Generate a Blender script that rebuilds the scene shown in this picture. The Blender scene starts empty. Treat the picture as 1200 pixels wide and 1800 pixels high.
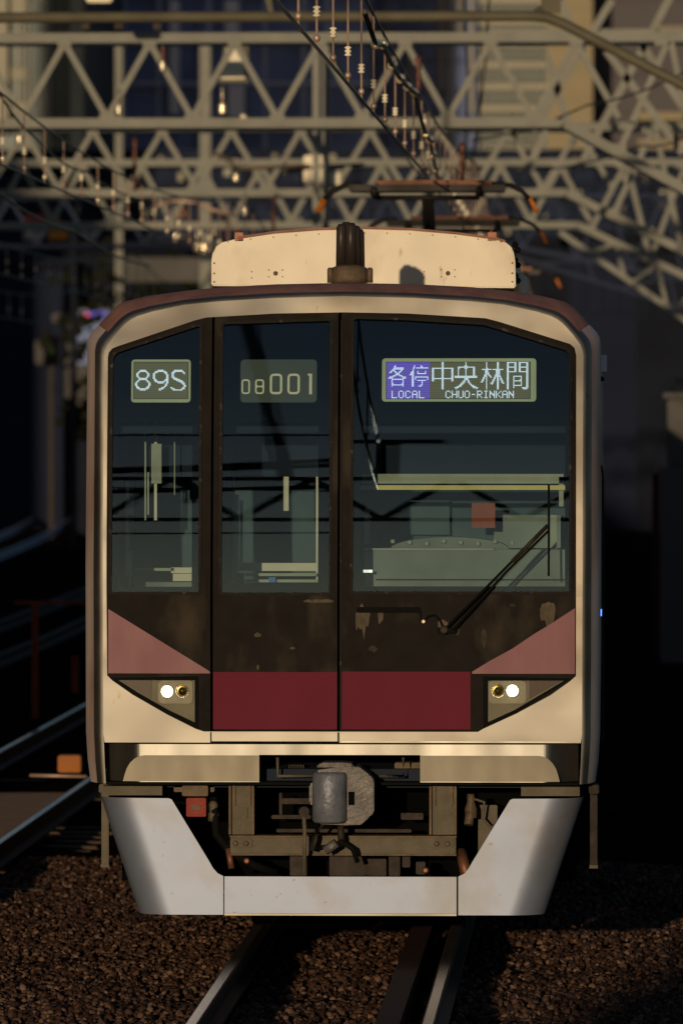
import bpy, bmesh, math, random
import numpy as np
from mathutils import Vector, Matrix
from mathutils.geometry import tessellate_polygon

R = math.radians
random.seed(7)
rng = np.random.default_rng(7)
scn = bpy.context.scene
COL = scn.collection

# ------------------------------------------------------------------ camera
CAM = Vector((1.40, -40.0, 2.89))
FPX = 13040.0                       # focal length in pixels of a 1200 px wide picture
cd = bpy.data.cameras.new('camera'); cam = bpy.data.objects.new('camera', cd); COL.objects.link(cam)
cam.location = CAM
cam.rotation_euler = (R(90 - 0.703), 0, R(2.012))
cd.sensor_fit = 'HORIZONTAL'; cd.sensor_width = 24.0; cd.lens = 24.0 * FPX / 1200
cd.clip_start = 0.5; cd.clip_end = 3000
cd.dof.use_dof = True; cd.dof.focus_distance = 40.0; cd.dof.aperture_fstop = 4.6
scn.camera = cam

# ------------------------------------------------------------------ world and sun
SUN_EL, SUN_AZ = 5.0, 7.3           # degrees; the sun stands behind the camera, a little to the left
w = bpy.data.worlds.new('World'); scn.world = w; w.use_nodes = True
nt = w.node_tree; bg = nt.nodes['Background']
sky = nt.nodes.new('ShaderNodeTexSky'); sky.sky_type = 'NISHITA'; sky.sun_disc = False
sky.sun_elevation = R(SUN_EL); sky.sun_rotation = R(180 + SUN_AZ)
sky.air_density = 1.0; sky.dust_density = 0.8; sky.ozone_density = 3.0
nt.links.new(sky.outputs[0], bg.inputs[0]); bg.inputs[1].default_value = 0.08
sd = bpy.data.lights.new('sun', 'SUN'); so = bpy.data.objects.new('sun', sd); COL.objects.link(so)
sd.energy = 3.2; sd.angle = R(0.53); sd.color = (1.0, 0.78, 0.51)
sdir = Vector((math.sin(R(SUN_AZ)), math.cos(R(SUN_AZ)), -math.tan(R(SUN_EL))))   # travel direction
so.rotation_euler = sdir.to_track_quat('-Z', 'Y').to_euler()
so.location = (-10, -60, 20)
vs = scn.view_settings
vs.view_transform = 'Standard'; vs.look = 'None'; vs.gamma = 1.0; vs.use_curve_mapping = False; vs.exposure = 0.0
scn.cycles.max_bounces = 7; scn.cycles.transparent_max_bounces = 12

# ------------------------------------------------------------------ materials
def mat(name, col, rough=0.6, metal=0.0, var=0.25, scale=6.0, stretch=(1, 1, 1), bump=0.0, bscale=40.0,
        col2=None, emit=None, spec=0.13, rvar=0.0, detail=4.0, coat=0.0, bdist=.01, bdetail=5):
    m = bpy.data.materials.new(name); m.use_nodes = True
    n, l = m.node_tree.nodes, m.node_tree.links
    b = n['Principled BSDF']
    tc = n.new('ShaderNodeTexCoord'); mp = n.new('ShaderNodeMapping'); mp.inputs['Scale'].default_value = stretch
    l.new(tc.outputs['Object'], mp.inputs[0])
    ns = n.new('ShaderNodeTexNoise'); ns.inputs['Scale'].default_value = scale; ns.inputs['Detail'].default_value = detail
    l.new(mp.outputs[0], ns.inputs['Vector'])
    mr = n.new('ShaderNodeMapRange'); mr.inputs[1].default_value = 0.3; mr.inputs[2].default_value = 0.7
    l.new(ns.outputs['Fac'], mr.inputs[0])
    mx = n.new('ShaderNodeMix'); mx.data_type = 'RGBA'
    c2 = col2 if col2 else tuple(c * (1 - var) for c in col)
    mx.inputs[6].default_value = (*c2, 1); mx.inputs[7].default_value = (*col, 1)
    l.new(mr.outputs[0], mx.inputs[0]); l.new(mx.outputs[2], b.inputs['Base Color'])
    b.inputs['Metallic'].default_value = metal; b.inputs['Roughness'].default_value = rough
    b.inputs['Specular IOR Level'].default_value = spec; b.inputs['Coat Weight'].default_value = coat
    if rvar:
        m2 = n.new('ShaderNodeMapRange'); m2.inputs[1].default_value = 0.3; m2.inputs[2].default_value = 0.7
        m2.inputs[3].default_value = rough - rvar; m2.inputs[4].default_value = rough + rvar
        l.new(ns.outputs['Fac'], m2.inputs[0]); l.new(m2.outputs[0], b.inputs['Roughness'])
    if bump:
        nb = n.new('ShaderNodeTexNoise'); nb.inputs['Scale'].default_value = bscale; nb.inputs['Detail'].default_value = bdetail
        l.new(mp.outputs[0], nb.inputs['Vector'])
        bp = n.new('ShaderNodeBump'); bp.inputs['Strength'].default_value = bump; bp.inputs['Distance'].default_value = bdist
        l.new(nb.outputs['Fac'], bp.inputs['Height']); l.new(bp.outputs[0], b.inputs['Normal'])
    if emit:
        b.inputs['Emission Color'].default_value = (*emit[0], 1); b.inputs['Emission Strength'].default_value = emit[1]
    return m

def worn(m, dust, lo, hi, scale=3.0, stretch=(1, 1, 1), rough=0.9, detail=6.0, zfade=None):
    """second layer: patches of dust / bare undercoat over a finished material"""
    n, l = m.node_tree.nodes, m.node_tree.links
    b = n['Principled BSDF']; src = b.inputs['Base Color'].links[0].from_socket
    tc = n.new('ShaderNodeTexCoord'); mp = n.new('ShaderNodeMapping'); mp.inputs['Scale'].default_value = stretch
    mp.inputs['Location'].default_value = (3.1, 1.7, 5.3)
    l.new(tc.outputs['Object'], mp.inputs[0])
    ns = n.new('ShaderNodeTexNoise'); ns.inputs['Scale'].default_value = scale; ns.inputs['Detail'].default_value = detail
    l.new(mp.outputs[0], ns.inputs['Vector'])
    mr = n.new('ShaderNodeMapRange'); mr.inputs[1].default_value = lo; mr.inputs[2].default_value = hi
    l.new(ns.outputs['Fac'], mr.inputs[0]); fac = mr.outputs[0]
    if zfade:
        sp = n.new('ShaderNodeSeparateXYZ'); l.new(tc.outputs['Object'], sp.inputs[0])
        mz = n.new('ShaderNodeMapRange'); mz.inputs[1].default_value = zfade[0]; mz.inputs[2].default_value = zfade[1]
        l.new(sp.outputs[2], mz.inputs[0])
        mm = n.new('ShaderNodeMath'); mm.operation = 'MULTIPLY'; l.new(fac, mm.inputs[0]); l.new(mz.outputs[0], mm.inputs[1]); fac = mm.outputs[0]
    mx = n.new('ShaderNodeMix'); mx.data_type = 'RGBA'; mx.inputs[7].default_value = (*dust, 1)
    l.new(src, mx.inputs[6]); l.new(fac, mx.inputs[0]); l.new(mx.outputs[2], b.inputs['Base Color'])
    return m

M = {}
M['steel'] = mat('brushed_steel', (.235, .215, .185), .53, 1.0, .30, 2.0, (.7, 1, 1.1), bump=.55, bscale=2.0, rvar=.05, bdist=.12, bdetail=.8)
worn(M['steel'], (.145, .12, .092), .5, .75, 1.7, (1, 1, .8), detail=7)
worn(M['steel'], (.10, .07, .05), .68, .76, 9, (1, 1, .4), detail=5)
M['steel_side'] = mat('dusty_brushed_steel', (.60, .49, .44), .6, .4, .25, 3, (2, 1, .5), bump=.1, bscale=6)
worn(M['steel_side'], (.34, .20, .16), .45, .7, 2.2, (1, 1, .35))
M['roof_dirt'] = mat('grimy_roof_edge', (.26, .125, .095), .7, .1, .35, 5, (2, 1, 1), bump=.2, bscale=30)
M['polish'] = mat('polished_steel', (.20, .19, .17), .48, 1.0, .12, 4, (1, 1, .3), bump=.6, bscale=3.0, rvar=.05, bdist=.06, bdetail=1)
M['polish_plate'] = mat('scuffed_steel_plate', (.115, .102, .08), .52, 1.0, .2, 4, (1, 1, .5), bump=.7, bscale=3.0, rvar=.05, bdist=.06, bdetail=1)
M['mask'] = mat('faded_black_paint', (.0115, .0088, .0066), .8, 0, .4, 9, bump=.15, bscale=60, spec=.12)
worn(M['mask'], (.036, .027, .018), .57, .75, 3.2, (1, 1, .55), detail=9)
M['black'] = mat('black_rubber', (.0035, .0035, .0035), .85, 0, .3, 30, spec=.1)
M['gasket'] = mat('window_gasket', (.010, .008, .007), .7, 0, .4, 50, bump=.4, bscale=60)
worn(M['gasket'], (.08, .06, .04), .62, .78, 22)
M['void'] = mat('flat_black', (.0035, .0035, .0035), 1.0, 0, .3, 5, spec=0.0)  # flat black, also the dark put under the body and behind gaps
M['frit'] = mat('printed_glass_border', (.0015, .002, .003), 1.0, 0, .1, 2, spec=0.0)
M['red'] = mat('crimson_film', (.098, .0065, .018), .6, 0, .10, 3, (1.5, 1, 1), spec=.08, bump=.05, bscale=80)
M['pink'] = mat('pink_reflective_film', (.175, .070, .080), .5, 0, .12, 4, (2, 1, 1), bump=.05, bscale=50)
worn(M['pink'], (.21, .11, .11), .5, .85, 2, (2, 1, .7))
M['skirt'] = mat('grey_blue_paint', (.18, .205, .27), .50, .55, .10, 2.5, bump=.05, bscale=4, spec=.4)
worn(M['skirt'], (.14, .12, .11), .70, .74, 26, detail=2)
worn(M['skirt'], (.135, .125, .12), .5, .8, 2.6, (1, 1, 1), detail=8)
M['cream'] = mat('cream_painted_panel', (.68, .60, .47), .5, 0, .12, 4, bump=.12, bscale=5)
worn(M['cream'], (.42, .33, .23), .56, .8, 3.0, (1, 1, .6))
worn(M['cream'], (.36, .27, .19), .66, .74, 11, (1, 1, .3))
M['iron'] = mat('dark_iron', (.035, .026, .021), .6, .3, .5, 14, bump=.4, bscale=40)
M['brown'] = mat('grimy_brown_steel', (.12, .085, .055), .6, .2, .4, 14, bump=.5, bscale=60)
M['frame'] = mat('dusty_frame_paint', (.10, .083, .058), .6, .1, .35, 9, bump=.4, bscale=60)
M['coupler'] = mat('coupler_grey', (.11, .10, .095), .5, .3, .3, 12, (1, 1, 1), bump=.7, bscale=45)
worn(M['coupler'], (.20, .17, .14), .62, .8, 22)
M['coupler_face'] = mat('coupler_blue_grey', (.15, .16, .185), .45, .35, .3, 12, bump=.5, bscale=45)
M['redpaint'] = mat('red_paint', (.20, .018, .008), .5, 0, .3, 20, bump=.3, bscale=60)
M['rail'] = mat('polished_rail_head', (.55, .52, .50), .22, 1, .2, 3, (20, 1, 1))
M['railsheen'] = mat('sky_sheen_rail', (.30, .32, .38), .5, .3, .2, 3)  # pale base stands for sky reflected along the far rails
M['railside'] = mat('rusty_rail', (.05, .026, .018), .7, .2, .4, 12, bump=.4, bscale=40)
M['sleeper'] = mat('dusty_concrete', (.07, .046, .03), .85, 0, .3, 9, bump=.4, bscale=30)
M['crossing'] = mat('sunlit_brown_panel', (.36, .22, .115), .8, 0, .25, 5, bump=.3, bscale=20)  # base lightened to stand for low sun on the panel
M['stone'] = mat('ballast_stone', (.15, .085, .055), .8, 0, .3, 1, bump=.3, bscale=60)
M['ground'] = mat('dark_ballast_bed', (.016, .010, .007), 1.0, 0, .5, 3, bump=1.0, bscale=14, spec=0.0)
M['gantry'] = mat('grey_painted_steel', (.20, .195, .165), .7, .0, .2, 3, bump=.05)
M['gantry2'] = mat('olive_weathered_steel', (.10, .088, .058), .6, .1, .3, 3)
M['wire'] = mat('dark_cable', (.02, .016, .013), .4, .6, .3, 8)
M['copper'] = mat('copper_strip', (.17, .075, .045), .5, .5, .4, 9)
M['bronze'] = mat('bronze_wire', (.50, .34, .25), .5, .5, .3, 9)
M['orange'] = mat('orange_horn_tip', (.42, .13, .015), .5, 0, .1, 9)
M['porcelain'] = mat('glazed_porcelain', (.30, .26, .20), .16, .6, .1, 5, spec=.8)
M['glint'] = mat('glint_bead', (.95, .78, .52), .28, .6, .1, 5, spec=.5)  # bright gold base: the sun glint is put into the colour
M['redins'] = mat('brown_insulator', (.10, .030, .018), .3, 0, .2, 9)
M['pantodark'] = mat('pantograph_dark', (.03, .026, .024), .5, .4, .3, 9)
M['antenna'] = mat('antenna_dark', (.030, .024, .021), .38, .1, .3, 12)
M['numpanel'] = mat('number_plate_back', (.06, .075, .065), .6, 0, .1, 5)
M['numink'] = mat('number_plate_ink', (.62, .60, .45), .6, 0, .1, 5)
M['dispframe'] = mat('display_bezel', (.33, .36, .22), .6, 0, .1, 5, emit=((.40, .46, .28), .12))  # sunlight on the bezel is put in as a faint glow
def led_mat(name, col, strength, base):
    m = mat(name, base, .5, 0, .1, 5)
    n, l = m.node_tree.nodes, m.node_tree.links; b = n['Principled BSDF']
    tc = n.new('ShaderNodeTexCoord'); wv = n.new('ShaderNodeTexWave'); wv.bands_direction = 'Z'
    wv.inputs['Scale'].default_value = 26.0; l.new(tc.outputs['Object'], wv.inputs[0])
    mr = n.new('ShaderNodeMapRange'); mr.inputs[3].default_value = strength * .45; mr.inputs[4].default_value = strength * 1.3
    l.new(wv.outputs['Fac'], mr.inputs[0]); l.new(mr.outputs[0], b.inputs['Emission Strength'])
    b.inputs['Emission Color'].default_value = (*col, 1)
    return m
M['dispback'] = led_mat('display_ground', (.24, .23, .12), .2, (.10, .10, .06))
M['dispblue'] = led_mat('display_violet', (.14, .09, .62), .7, (.08, .06, .20))
M['led'] = mat('lit_diodes', (.6, .65, .7), .5, 0, .02, 5, emit=((.50, .64, .80), 1.15))
M['lamp_on'] = mat('lit_headlamp', (.9, .95, 1), .3, 0, .02, 5, emit=((.86, .95, 1.0), 9.0))
M['lamp_off'] = mat('unlit_headlamp', (.16, .13, .05), .12, .9, .5, 30)
M['chrome'] = mat('lamp_chrome', (.55, .50, .40), .25, 1, .1, 9)
M['housing'] = mat('lamp_housing', (.24, .22, .17), .5, 0, .2, 9)
M['housing2'] = mat('lamp_surround', (.15, .135, .095), .45, 0, .25, 7)
M['tail'] = mat('tail_lamp_cover', (.035, .010, .006), .3, 0, .2, 9)
M['cabwall'] = mat('cab_wall', (.06, .095, .10), .7, 0, .5, 2)
M['cabdark'] = mat('cab_dark_lining', (.012, .018, .030), .8, 0, .2, 3)
M['cabpale'] = mat('cab_pale_trim', (.52, .49, .36), .5, 0, .15, 8)
M['cabblind'] = mat('cab_sun_blind', (.30, .32, .24), .7, 0, .2, 8)
M['cabyellow'] = mat('cab_yellow_bar', (.55, .46, .14), .5, 0, .15, 8)
M['cabdesk'] = mat('cab_desk_cover', (.18, .21, .175), .7, 0, .45, 2.5)
M['cabred'] = mat('cab_orange_notice', (.26, .075, .04), .7, 0, .2, 5)
M['cabblue'] = mat('cab_blue_clip', (.06, .16, .40), .6, 0, .2, 5)
M['bluelamp'] = mat('blue_marker', (.1, .2, .8), .4, 0, .02, 5, emit=((.08, .25, 1), 3))
M['redlamp'] = mat('red_marker', (.6, .05, .05), .4, 0, .02, 5, emit=((1, .03, .02), 1.0))
M['bluesign'] = mat('blue_sign', (.02, .02, .25), .4, 0, .02, 5, emit=((.05, .05, 1), .2))
M['greenlamp'] = mat('green_signal', (.008, .04, .012), .4, 0, .02, 5, emit=((.02, .5, .06), .01))
M['whitelamp'] = mat('white_lamp', (.7, .7, .7), .4, 0, .02, 5, emit=((1, .9, .75), 1.2))
M['white'] = mat('white_painted_box', (.70, .62, .46), .6, 0, .1, 3)
M['b_blue'] = mat('shade_blue_cladding', (.5, .55, .72), .5, 0, .3, .3, spec=.05)  # blue of the unlit facades is put into cladding and glass colours
M['b_blue2'] = mat('deep_shade_blue_cladding', (.17, .21, .38), .5, 0, .3, .3, spec=.05)  # deeper blue, shade put into the colour
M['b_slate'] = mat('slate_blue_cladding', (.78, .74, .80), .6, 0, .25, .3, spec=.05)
M['b_hall'] = mat('shade_toned_hall_cladding', (.010, .014, .030), .7, 0, .3, .3, spec=.05)  # near-black blue: shade over the hall is put into the colour
M['b_hallwin'] = mat('shade_toned_window', (.014, .022, .048), .6, 0, .5, .6, spec=.05)  # hall windows darkened the same way, shade in the colour
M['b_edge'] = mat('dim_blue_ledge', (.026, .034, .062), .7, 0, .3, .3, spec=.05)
M['b_glass'] = mat('shade_blue_glass', (.17, .22, .42), .5, 0, .4, .5, spec=.1)  # glass tinted with the blue of shade
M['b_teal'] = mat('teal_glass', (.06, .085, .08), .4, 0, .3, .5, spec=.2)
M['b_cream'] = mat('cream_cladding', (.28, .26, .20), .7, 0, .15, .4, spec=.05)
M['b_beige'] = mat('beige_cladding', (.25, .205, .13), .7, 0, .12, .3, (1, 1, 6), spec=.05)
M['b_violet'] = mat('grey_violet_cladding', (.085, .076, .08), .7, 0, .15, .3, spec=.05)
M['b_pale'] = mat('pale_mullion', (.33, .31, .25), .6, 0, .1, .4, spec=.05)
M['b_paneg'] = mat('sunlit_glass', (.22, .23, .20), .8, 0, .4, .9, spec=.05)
M['b_dark'] = mat('dark_shed_cladding', (.010, .012, .020), .8, 0, .4, .5, spec=.05)  # low albedo in place of shade on the far low background
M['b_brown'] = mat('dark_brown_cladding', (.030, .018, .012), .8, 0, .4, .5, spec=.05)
M['b_conc'] = mat('weathered_concrete', (.085, .08, .075), .85, 0, .3, 1, bump=.2, spec=.05)
M['signred'] = mat('red_sign', (.30, .05, .05), .6, 0, .1, 3)
M['signorange'] = mat('orange_sign', (.40, .16, .02), .6, 0, .1, 3)
M['orangebox'] = mat('orange_box', (.26, .085, .015), .6, 0, .15, 6)
M['fence'] = mat('rust_red_post', (.12, .028, .014), .7, 0, .3, 5)
M['foliage'] = mat('dark_foliage', (.014, .016, .008), .9, 0, .5, 2, spec=.05)

def glass_mat(name, tint, refl, ior=1.5):
    m = bpy.data.materials.new(name); m.use_nodes = True
    n, l = m.node_tree.nodes, m.node_tree.links
    n.remove(n['Principled BSDF']); out = n['Material Output']
    tr = n.new('ShaderNodeBsdfTransparent'); tr.inputs[0].default_value = (*tint, 1)
    gl = n.new('ShaderNodeBsdfGlossy'); gl.inputs['Roughness'].default_value = 0.0; gl.inputs[0].default_value = (*refl, 1)
    fr = n.new('ShaderNodeFresnel'); fr.inputs[0].default_value = ior
    ns = n.new('ShaderNodeTexNoise'); ns.inputs['Scale'].default_value = 1.3
    bp = n.new('ShaderNodeBump'); bp.inputs['Strength'].default_value = .02; bp.inputs['Distance'].default_value = .02
    l.new(ns.outputs['Fac'], bp.inputs['Height']); l.new(bp.outputs[0], gl.inputs['Normal'])
    mx = n.new('ShaderNodeMixShader'); l.new(fr.outputs[0], mx.inputs[0]); l.new(tr.outputs[0], mx.inputs[1]); l.new(gl.outputs[0], mx.inputs[2])
    l.new(mx.outputs[0], out.inputs[0]); return m
M['glass'] = glass_mat('windscreen_glass', (.84, .89, .90), (.44, .58, .68), 1.5)
M['lens'] = glass_mat('headlamp_lens', (.95, .95, .93), (1, 1, 1), 1.35)

# ------------------------------------------------------------------ object helpers
ROOTLOC = {}
def thing(name, label, cat, loc=(0, 0, 0), group=None):
    o = bpy.data.objects.new(name, None); COL.objects.link(o); o.location = loc
    o.empty_display_size = .2
    o['label'] = label; o['category'] = cat
    if group: o['group'] = group
    ROOTLOC[o.name] = Vector(loc); return o
def tag(o, label, cat, group=None):
    o['label'] = label; o['category'] = cat
    if group: o['group'] = group
    return o
def link(name, me, m=None, parent=None, loc=None, label=None):
    o = bpy.data.objects.new(name, me); COL.objects.link(o)
    if m is not None and not me.materials: me.materials.append(m)
    if parent: o.parent = parent
    if loc is not None: o.location = loc
    if label: o['label'] = label
    return o
class MB:
    """collects simple solids given in world coordinates; build() links them as one mesh"""
    def __init__(s): s.v, s.f, s.sm = [], [], []
    def add(s, vs_, fs, smooth=False):
        k = len(s.v); s.v += [tuple(v) for v in vs_]; s.f += [tuple(i + k for i in f) for f in fs]; s.sm += [smooth] * len(fs); return s
    def box(s, x0, x1, y0, y1, z0, z1):
        return s.add([(x, y, z) for x in (x0, x1) for y in (y0, y1) for z in (z0, z1)],
                     [(0, 1, 3, 2), (4, 6, 7, 5), (0, 4, 5, 1), (2, 3, 7, 6), (0, 2, 6, 4), (1, 5, 7, 3)])
    def tube(s, pts, r, n=8, r2=None, caps=True):
        pts = [Vector(p) for p in pts]; m = len(pts); vv = []; ff = []
        for i, p in enumerate(pts):
            t = (pts[min(i + 1, m - 1)] - pts[max(i - 1, 0)]).normalized()
            a = Vector((0, 0, 1)) if abs(t.z) < .9 else Vector((1, 0, 0))
            u = t.cross(a).normalized(); v = t.cross(u)
            rr = r if r2 is None else r + (r2 - r) * i / max(m - 1, 1)
            for k in range(n):
                an = 2 * math.pi * (k + .5) / n; vv.append(p + (u * math.cos(an) + v * math.sin(an)) * rr)
        for i in range(m - 1):
            for k in range(n):
                ff.append((i * n + k, i * n + (k + 1) % n, (i + 1) * n + (k + 1) % n, (i + 1) * n + k))
        s.add(vv, ff, n > 5)
        if caps: s.f += [tuple(len(s.v) - m * n + k for k in range(n))[::-1], tuple(len(s.v) - n + k for k in range(n))]; s.sm += [False] * 2
        return s
    def bar(s, a, b, w_, h_):
        """square bar from a to b; w_ across (horizontal), h_ in the other way"""
        a, b = Vector(a), Vector(b); t = (b - a).normalized()
        up = Vector((0, 1, 0)) if abs(t.y) < .9 else Vector((0, 0, 1))
        u = t.cross(up).normalized() * w_ / 2; v = t.cross(u).normalized() * h_ / 2
        vv = [p + q for p in (a, b) for q in (u + v, -u + v, -u - v, u - v)]
        return s.add(vv, [(0, 1, 2, 3), (7, 6, 5, 4), (0, 4, 5, 1), (1, 5, 6, 2), (2, 6, 7, 3), (3, 7, 4, 0)])
    def lathe(s, c, prof, n=14, axis='Z'):
        c = Vector(c); vv = []; ff = []; m = len(prof)
        for (r, h) in prof:
            for k in range(n):
                a = 2 * math.pi * k / n; p = (r * math.cos(a), r * math.sin(a), h)
                if axis == 'Y': p = (p[0], p[2], p[1])
                if axis == 'X': p = (p[2], p[0], p[1])
                vv.append(c + Vector(p))
        for i in range(m - 1):
            for k in range(n): ff.append((i * n + k, i * n + (k + 1) % n, (i + 1) * n + (k + 1) % n, (i + 1) * n + k))
        k0 = len(s.v); s.add(vv, ff, True)
        s.f += [tuple(k0 + k for k in range(n))[::-1], tuple(k0 + (m - 1) * n + k for k in range(n))]; s.sm += [False] * 2
        return s
    def prism(s, pts, y0, y1):
        """polygon in x,z extruded in y"""
        n = len(pts); vv = [(x, y0, z) for x, z in pts] + [(x, y1, z) for x, z in pts]
        tri = tessellate_polygon([[Vector((x, z, 0)) for x, z in pts]])
        ff = [tuple(t) for t in tri] + [tuple(i + n for i in t)[::-1] for t in tri] + [(i, (i + 1) % n, (i + 1) % n + n, i + n) for i in range(n)]
        return s.add(vv, ff)
    def build(s, name, m, parent=None, bevel=0.0, label=None, origin=None):
        off = Vector((0, 0, 0)); p = parent
        if p is not None:
            r_ = p
            while r_.parent: r_ = r_.parent
            off = ROOTLOC.get(r_.name, Vector((0, 0, 0)))
        if parent is None and origin is not None: off = Vector(origin)
        me = bpy.data.meshes.new(name)
        me.from_pydata([(v[0] - off.x, v[1] - off.y, v[2] - off.z) for v in s.v], [], s.f)
        me.polygons.foreach_set('use_smooth', s.sm)
        bm = bmesh.new(); bm.from_mesh(me); bmesh.ops.recalc_face_normals(bm, faces=bm.faces)
        if bevel:
            try: bmesh.ops.bevel(bm, geom=[e for e in bm.edges if e.calc_face_angle(0) > .6], offset=bevel, segments=2, affect='EDGES', clamp_overlap=True)
            except Exception: pass
        bm.to_mesh(me); bm.free()
        o = link(name, me, m, parent, label=label)
        if parent is None and origin is not None: o.location = origin
        return o

# face drawing units: survey of the cab end, 326 units to the metre, rail top at 1681, centre line at 601
def fx(px): return (px - 601.0) / 326.0
def fz(py): return (1681.0 - py) / 326.0
def P(pts): return [(fx(a), fz(b)) for a, b in pts]
def at(px, py, y):
    d = y + 40.0
    return Vector((1.40 + (px - 1058) * d / FPX, y, 2.89 + (740 - py) * d / FPX))
ZB = fz(1048); TILT = math.tan(R(4.0))
def Yf(x, z):
    t = z - ZB
    if t <= 0: return 0.0
    return TILT * t + .042 * t * t
ZCUT = [ZB, ZB + .05, ZB + .1, ZB + .15, ZB + .2] + [ZB + .2 + .1 * k for k in range(1, 16)]
def plate(name, pts, d0, d1, m, parent, holes=(), yfun=Yf, zcut=ZCUT, xcut=(), bevel=0.0, label=None, metres=False, smooth=False):
    loops = [pts] + list(holes)
    if not metres: loops = [P(l_) for l_ in loops]
    flat = [p for l_ in loops for p in l_]
    tri = tessellate_polygon([[Vector((x, z, 0)) for x, z in l_] for l_ in loops])
    bm = bmesh.new(); V = [bm.verts.new((x, 0, z)) for x, z in flat]
    for t in tri:
        try: bm.faces.new([V[i] for i in t])
        except ValueError: pass
    bmesh.ops.dissolve_limit(bm, angle_limit=.001, verts=bm.verts, edges=bm.edges) if not holes else None
    for z in zcut: bmesh.ops.bisect_plane(bm, geom=bm.verts[:] + bm.edges[:] + bm.faces[:], plane_co=(0, 0, z), plane_no=(0, 0, 1), dist=1e-5)
    for x in xcut: bmesh.ops.bisect_plane(bm, geom=bm.verts[:] + bm.edges[:] + bm.faces[:], plane_co=(x, 0, 0), plane_no=(1, 0, 0), dist=1e-5)
    bmesh.ops.triangulate(bm, faces=[f for f in bm.faces if len(f.verts) > 4])
    front = bm.faces[:]
    r_ = bmesh.ops.extrude_face_region(bm, geom=front)
    new = {v for v in r_['geom'] if isinstance(v, bmesh.types.BMVert)}
    for v in bm.verts: v.co.y = yfun(v.co.x, v.co.z) + (d1 if v in new else d0)
    bm.faces.ensure_lookup_table()
    bmesh.ops.recalc_face_normals(bm, faces=bm.faces)
    for f in bm.faces: f.smooth = smooth
    if smooth:
        for e in bm.edges:
            if e.calc_face_angle(0) > .7: e.smooth = False
    me = bpy.data.meshes.new(name); bm.to_mesh(me); bm.free()
    return link(name, me, m, parent, label=label)
def rrect(x0, y0, x1, y1, r, n=5):
    o = []
    for cx, cy, a0 in ((x1 - r, y0 + r, -90), (x1 - r, y1 - r, 0), (x0 + r, y1 - r, 90), (x0 + r, y0 + r, 180)):
        for k in range(n + 1):
            a = R(a0 + 90 * k / n); o.append((cx + r * math.cos(a), cy + r * math.sin(a)))
    return o
def circ(cx, cy, r, n=20): return [(cx + r * math.cos(2 * math.pi * k / n), cy + r * math.sin(2 * math.pi * k / n)) for k in range(n)]
def mir(pts): return [(1202 - a, b) for a, b in pts][::-1]
def grow(pts, d):
    """offset a closed outline outward by d (drawing units)"""
    n = len(pts); A = sum(pts[i][0] * pts[(i + 1) % n][1] - pts[(i + 1) % n][0] * pts[i][1] for i in range(n)); s_ = 1 if A > 0 else -1
    o = []
    for i in range(n):
        p, q, r_ = Vector(pts[i - 1]), Vector(pts[i]), Vector(pts[(i + 1) % n])
        a = (q - p).normalized(); b = (r_ - q).normalized()
        na = Vector((a.y, -a.x)) * s_; nb = Vector((b.y, -b.x)) * s_
        m = (na + nb); m = m / max(m.length_squared, .3) * 2
        m = m * .5 * 1.0 if m.length > 2.2 else m * 1.0
        o.append(tuple(q + m * d)) if (na - nb).length > 1e-6 else o.append(tuple(q + na * d))
    return o

# ================================================================== THE TRAIN
train = thing('train', 'stainless commuter train coming head-on with black windscreen mask, crimson band and lit destination display', 'train', (0, 0, 0))

# ---- outer skin: outline half (left, from bottom to roof crown), mirrored
OUT_L = [(156, 1378), (151, 1340), (148, 1290), (147, 1000), (147, 602), (149, 590), (154, 581), (167, 567), (188, 545), (197, 537), (205, 531.5), (214, 527), (252, 517.5), (314, 508), (375, 502), (477, 496.5), (601, 494)]
INN_L = [(184, 1378), (182, 1340), (180, 1290), (179, 1000), (178, 626), (179.5, 614), (184, 603), (195, 588), (208, 573), (216, 565), (225, 558.5), (236, 553), (262, 545), (318, 533), (377, 527), (478, 521), (601, 518)]
def full(L): return L + [(1202 - a, b) for a, b in L[:-1]][::-1]
OUTL, INNL = full(OUT_L), full(INN_L)
OUTL = [((a - 6.6) if a < 260 else a, (b - 2) if b < 560 else b) for a, b in OUTL]
prof = [(1.0, 0.0), (.88, .002), (.76, .010), (.66, .032), (.52, .075), (.30, .145), (.10, .22), (0.0, .34)]   # (share of inset, depth)
bm = bmesh.new(); rings = []
for t, dep in prof + [(0.0, 1.0), (0.0, 6.0), (0.0, 19.6)]:
    ring = []
    for (a, b), (c, d) in zip(OUTL, INNL):
        x, z = fx(a + (c - a) * t), fz(b + (d - b) * t)
        ring.append(bm.verts.new((x, (Yf(x, z) if dep < 5 else 0) + dep, z)))
    rings.append(ring)
for ri in range(len(rings) - 1):
    for k in range(len(OUTL) - 1):
        f = bm.faces.new((rings[ri][k], rings[ri][k + 1], rings[ri + 1][k + 1], rings[ri + 1][k])); f.smooth = True
        zc = (OUTL[k][1] + OUTL[k + 1][1]) / 2
        f.material_index = 2 if (zc < 560 and ri >= 3) or (ri >= 7 and zc < 580) else (1 if ri >= 4 else 0)
bmesh.ops.recalc_face_normals(bm, faces=bm.faces)
me = bpy.data.meshes.new('body_shell'); bm.to_mesh(me); bm.free()
for k in ('steel', 'steel_side', 'roof_dirt'): me.materials.append(M[k])
shell = link('body_shell', me, None, train)

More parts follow.
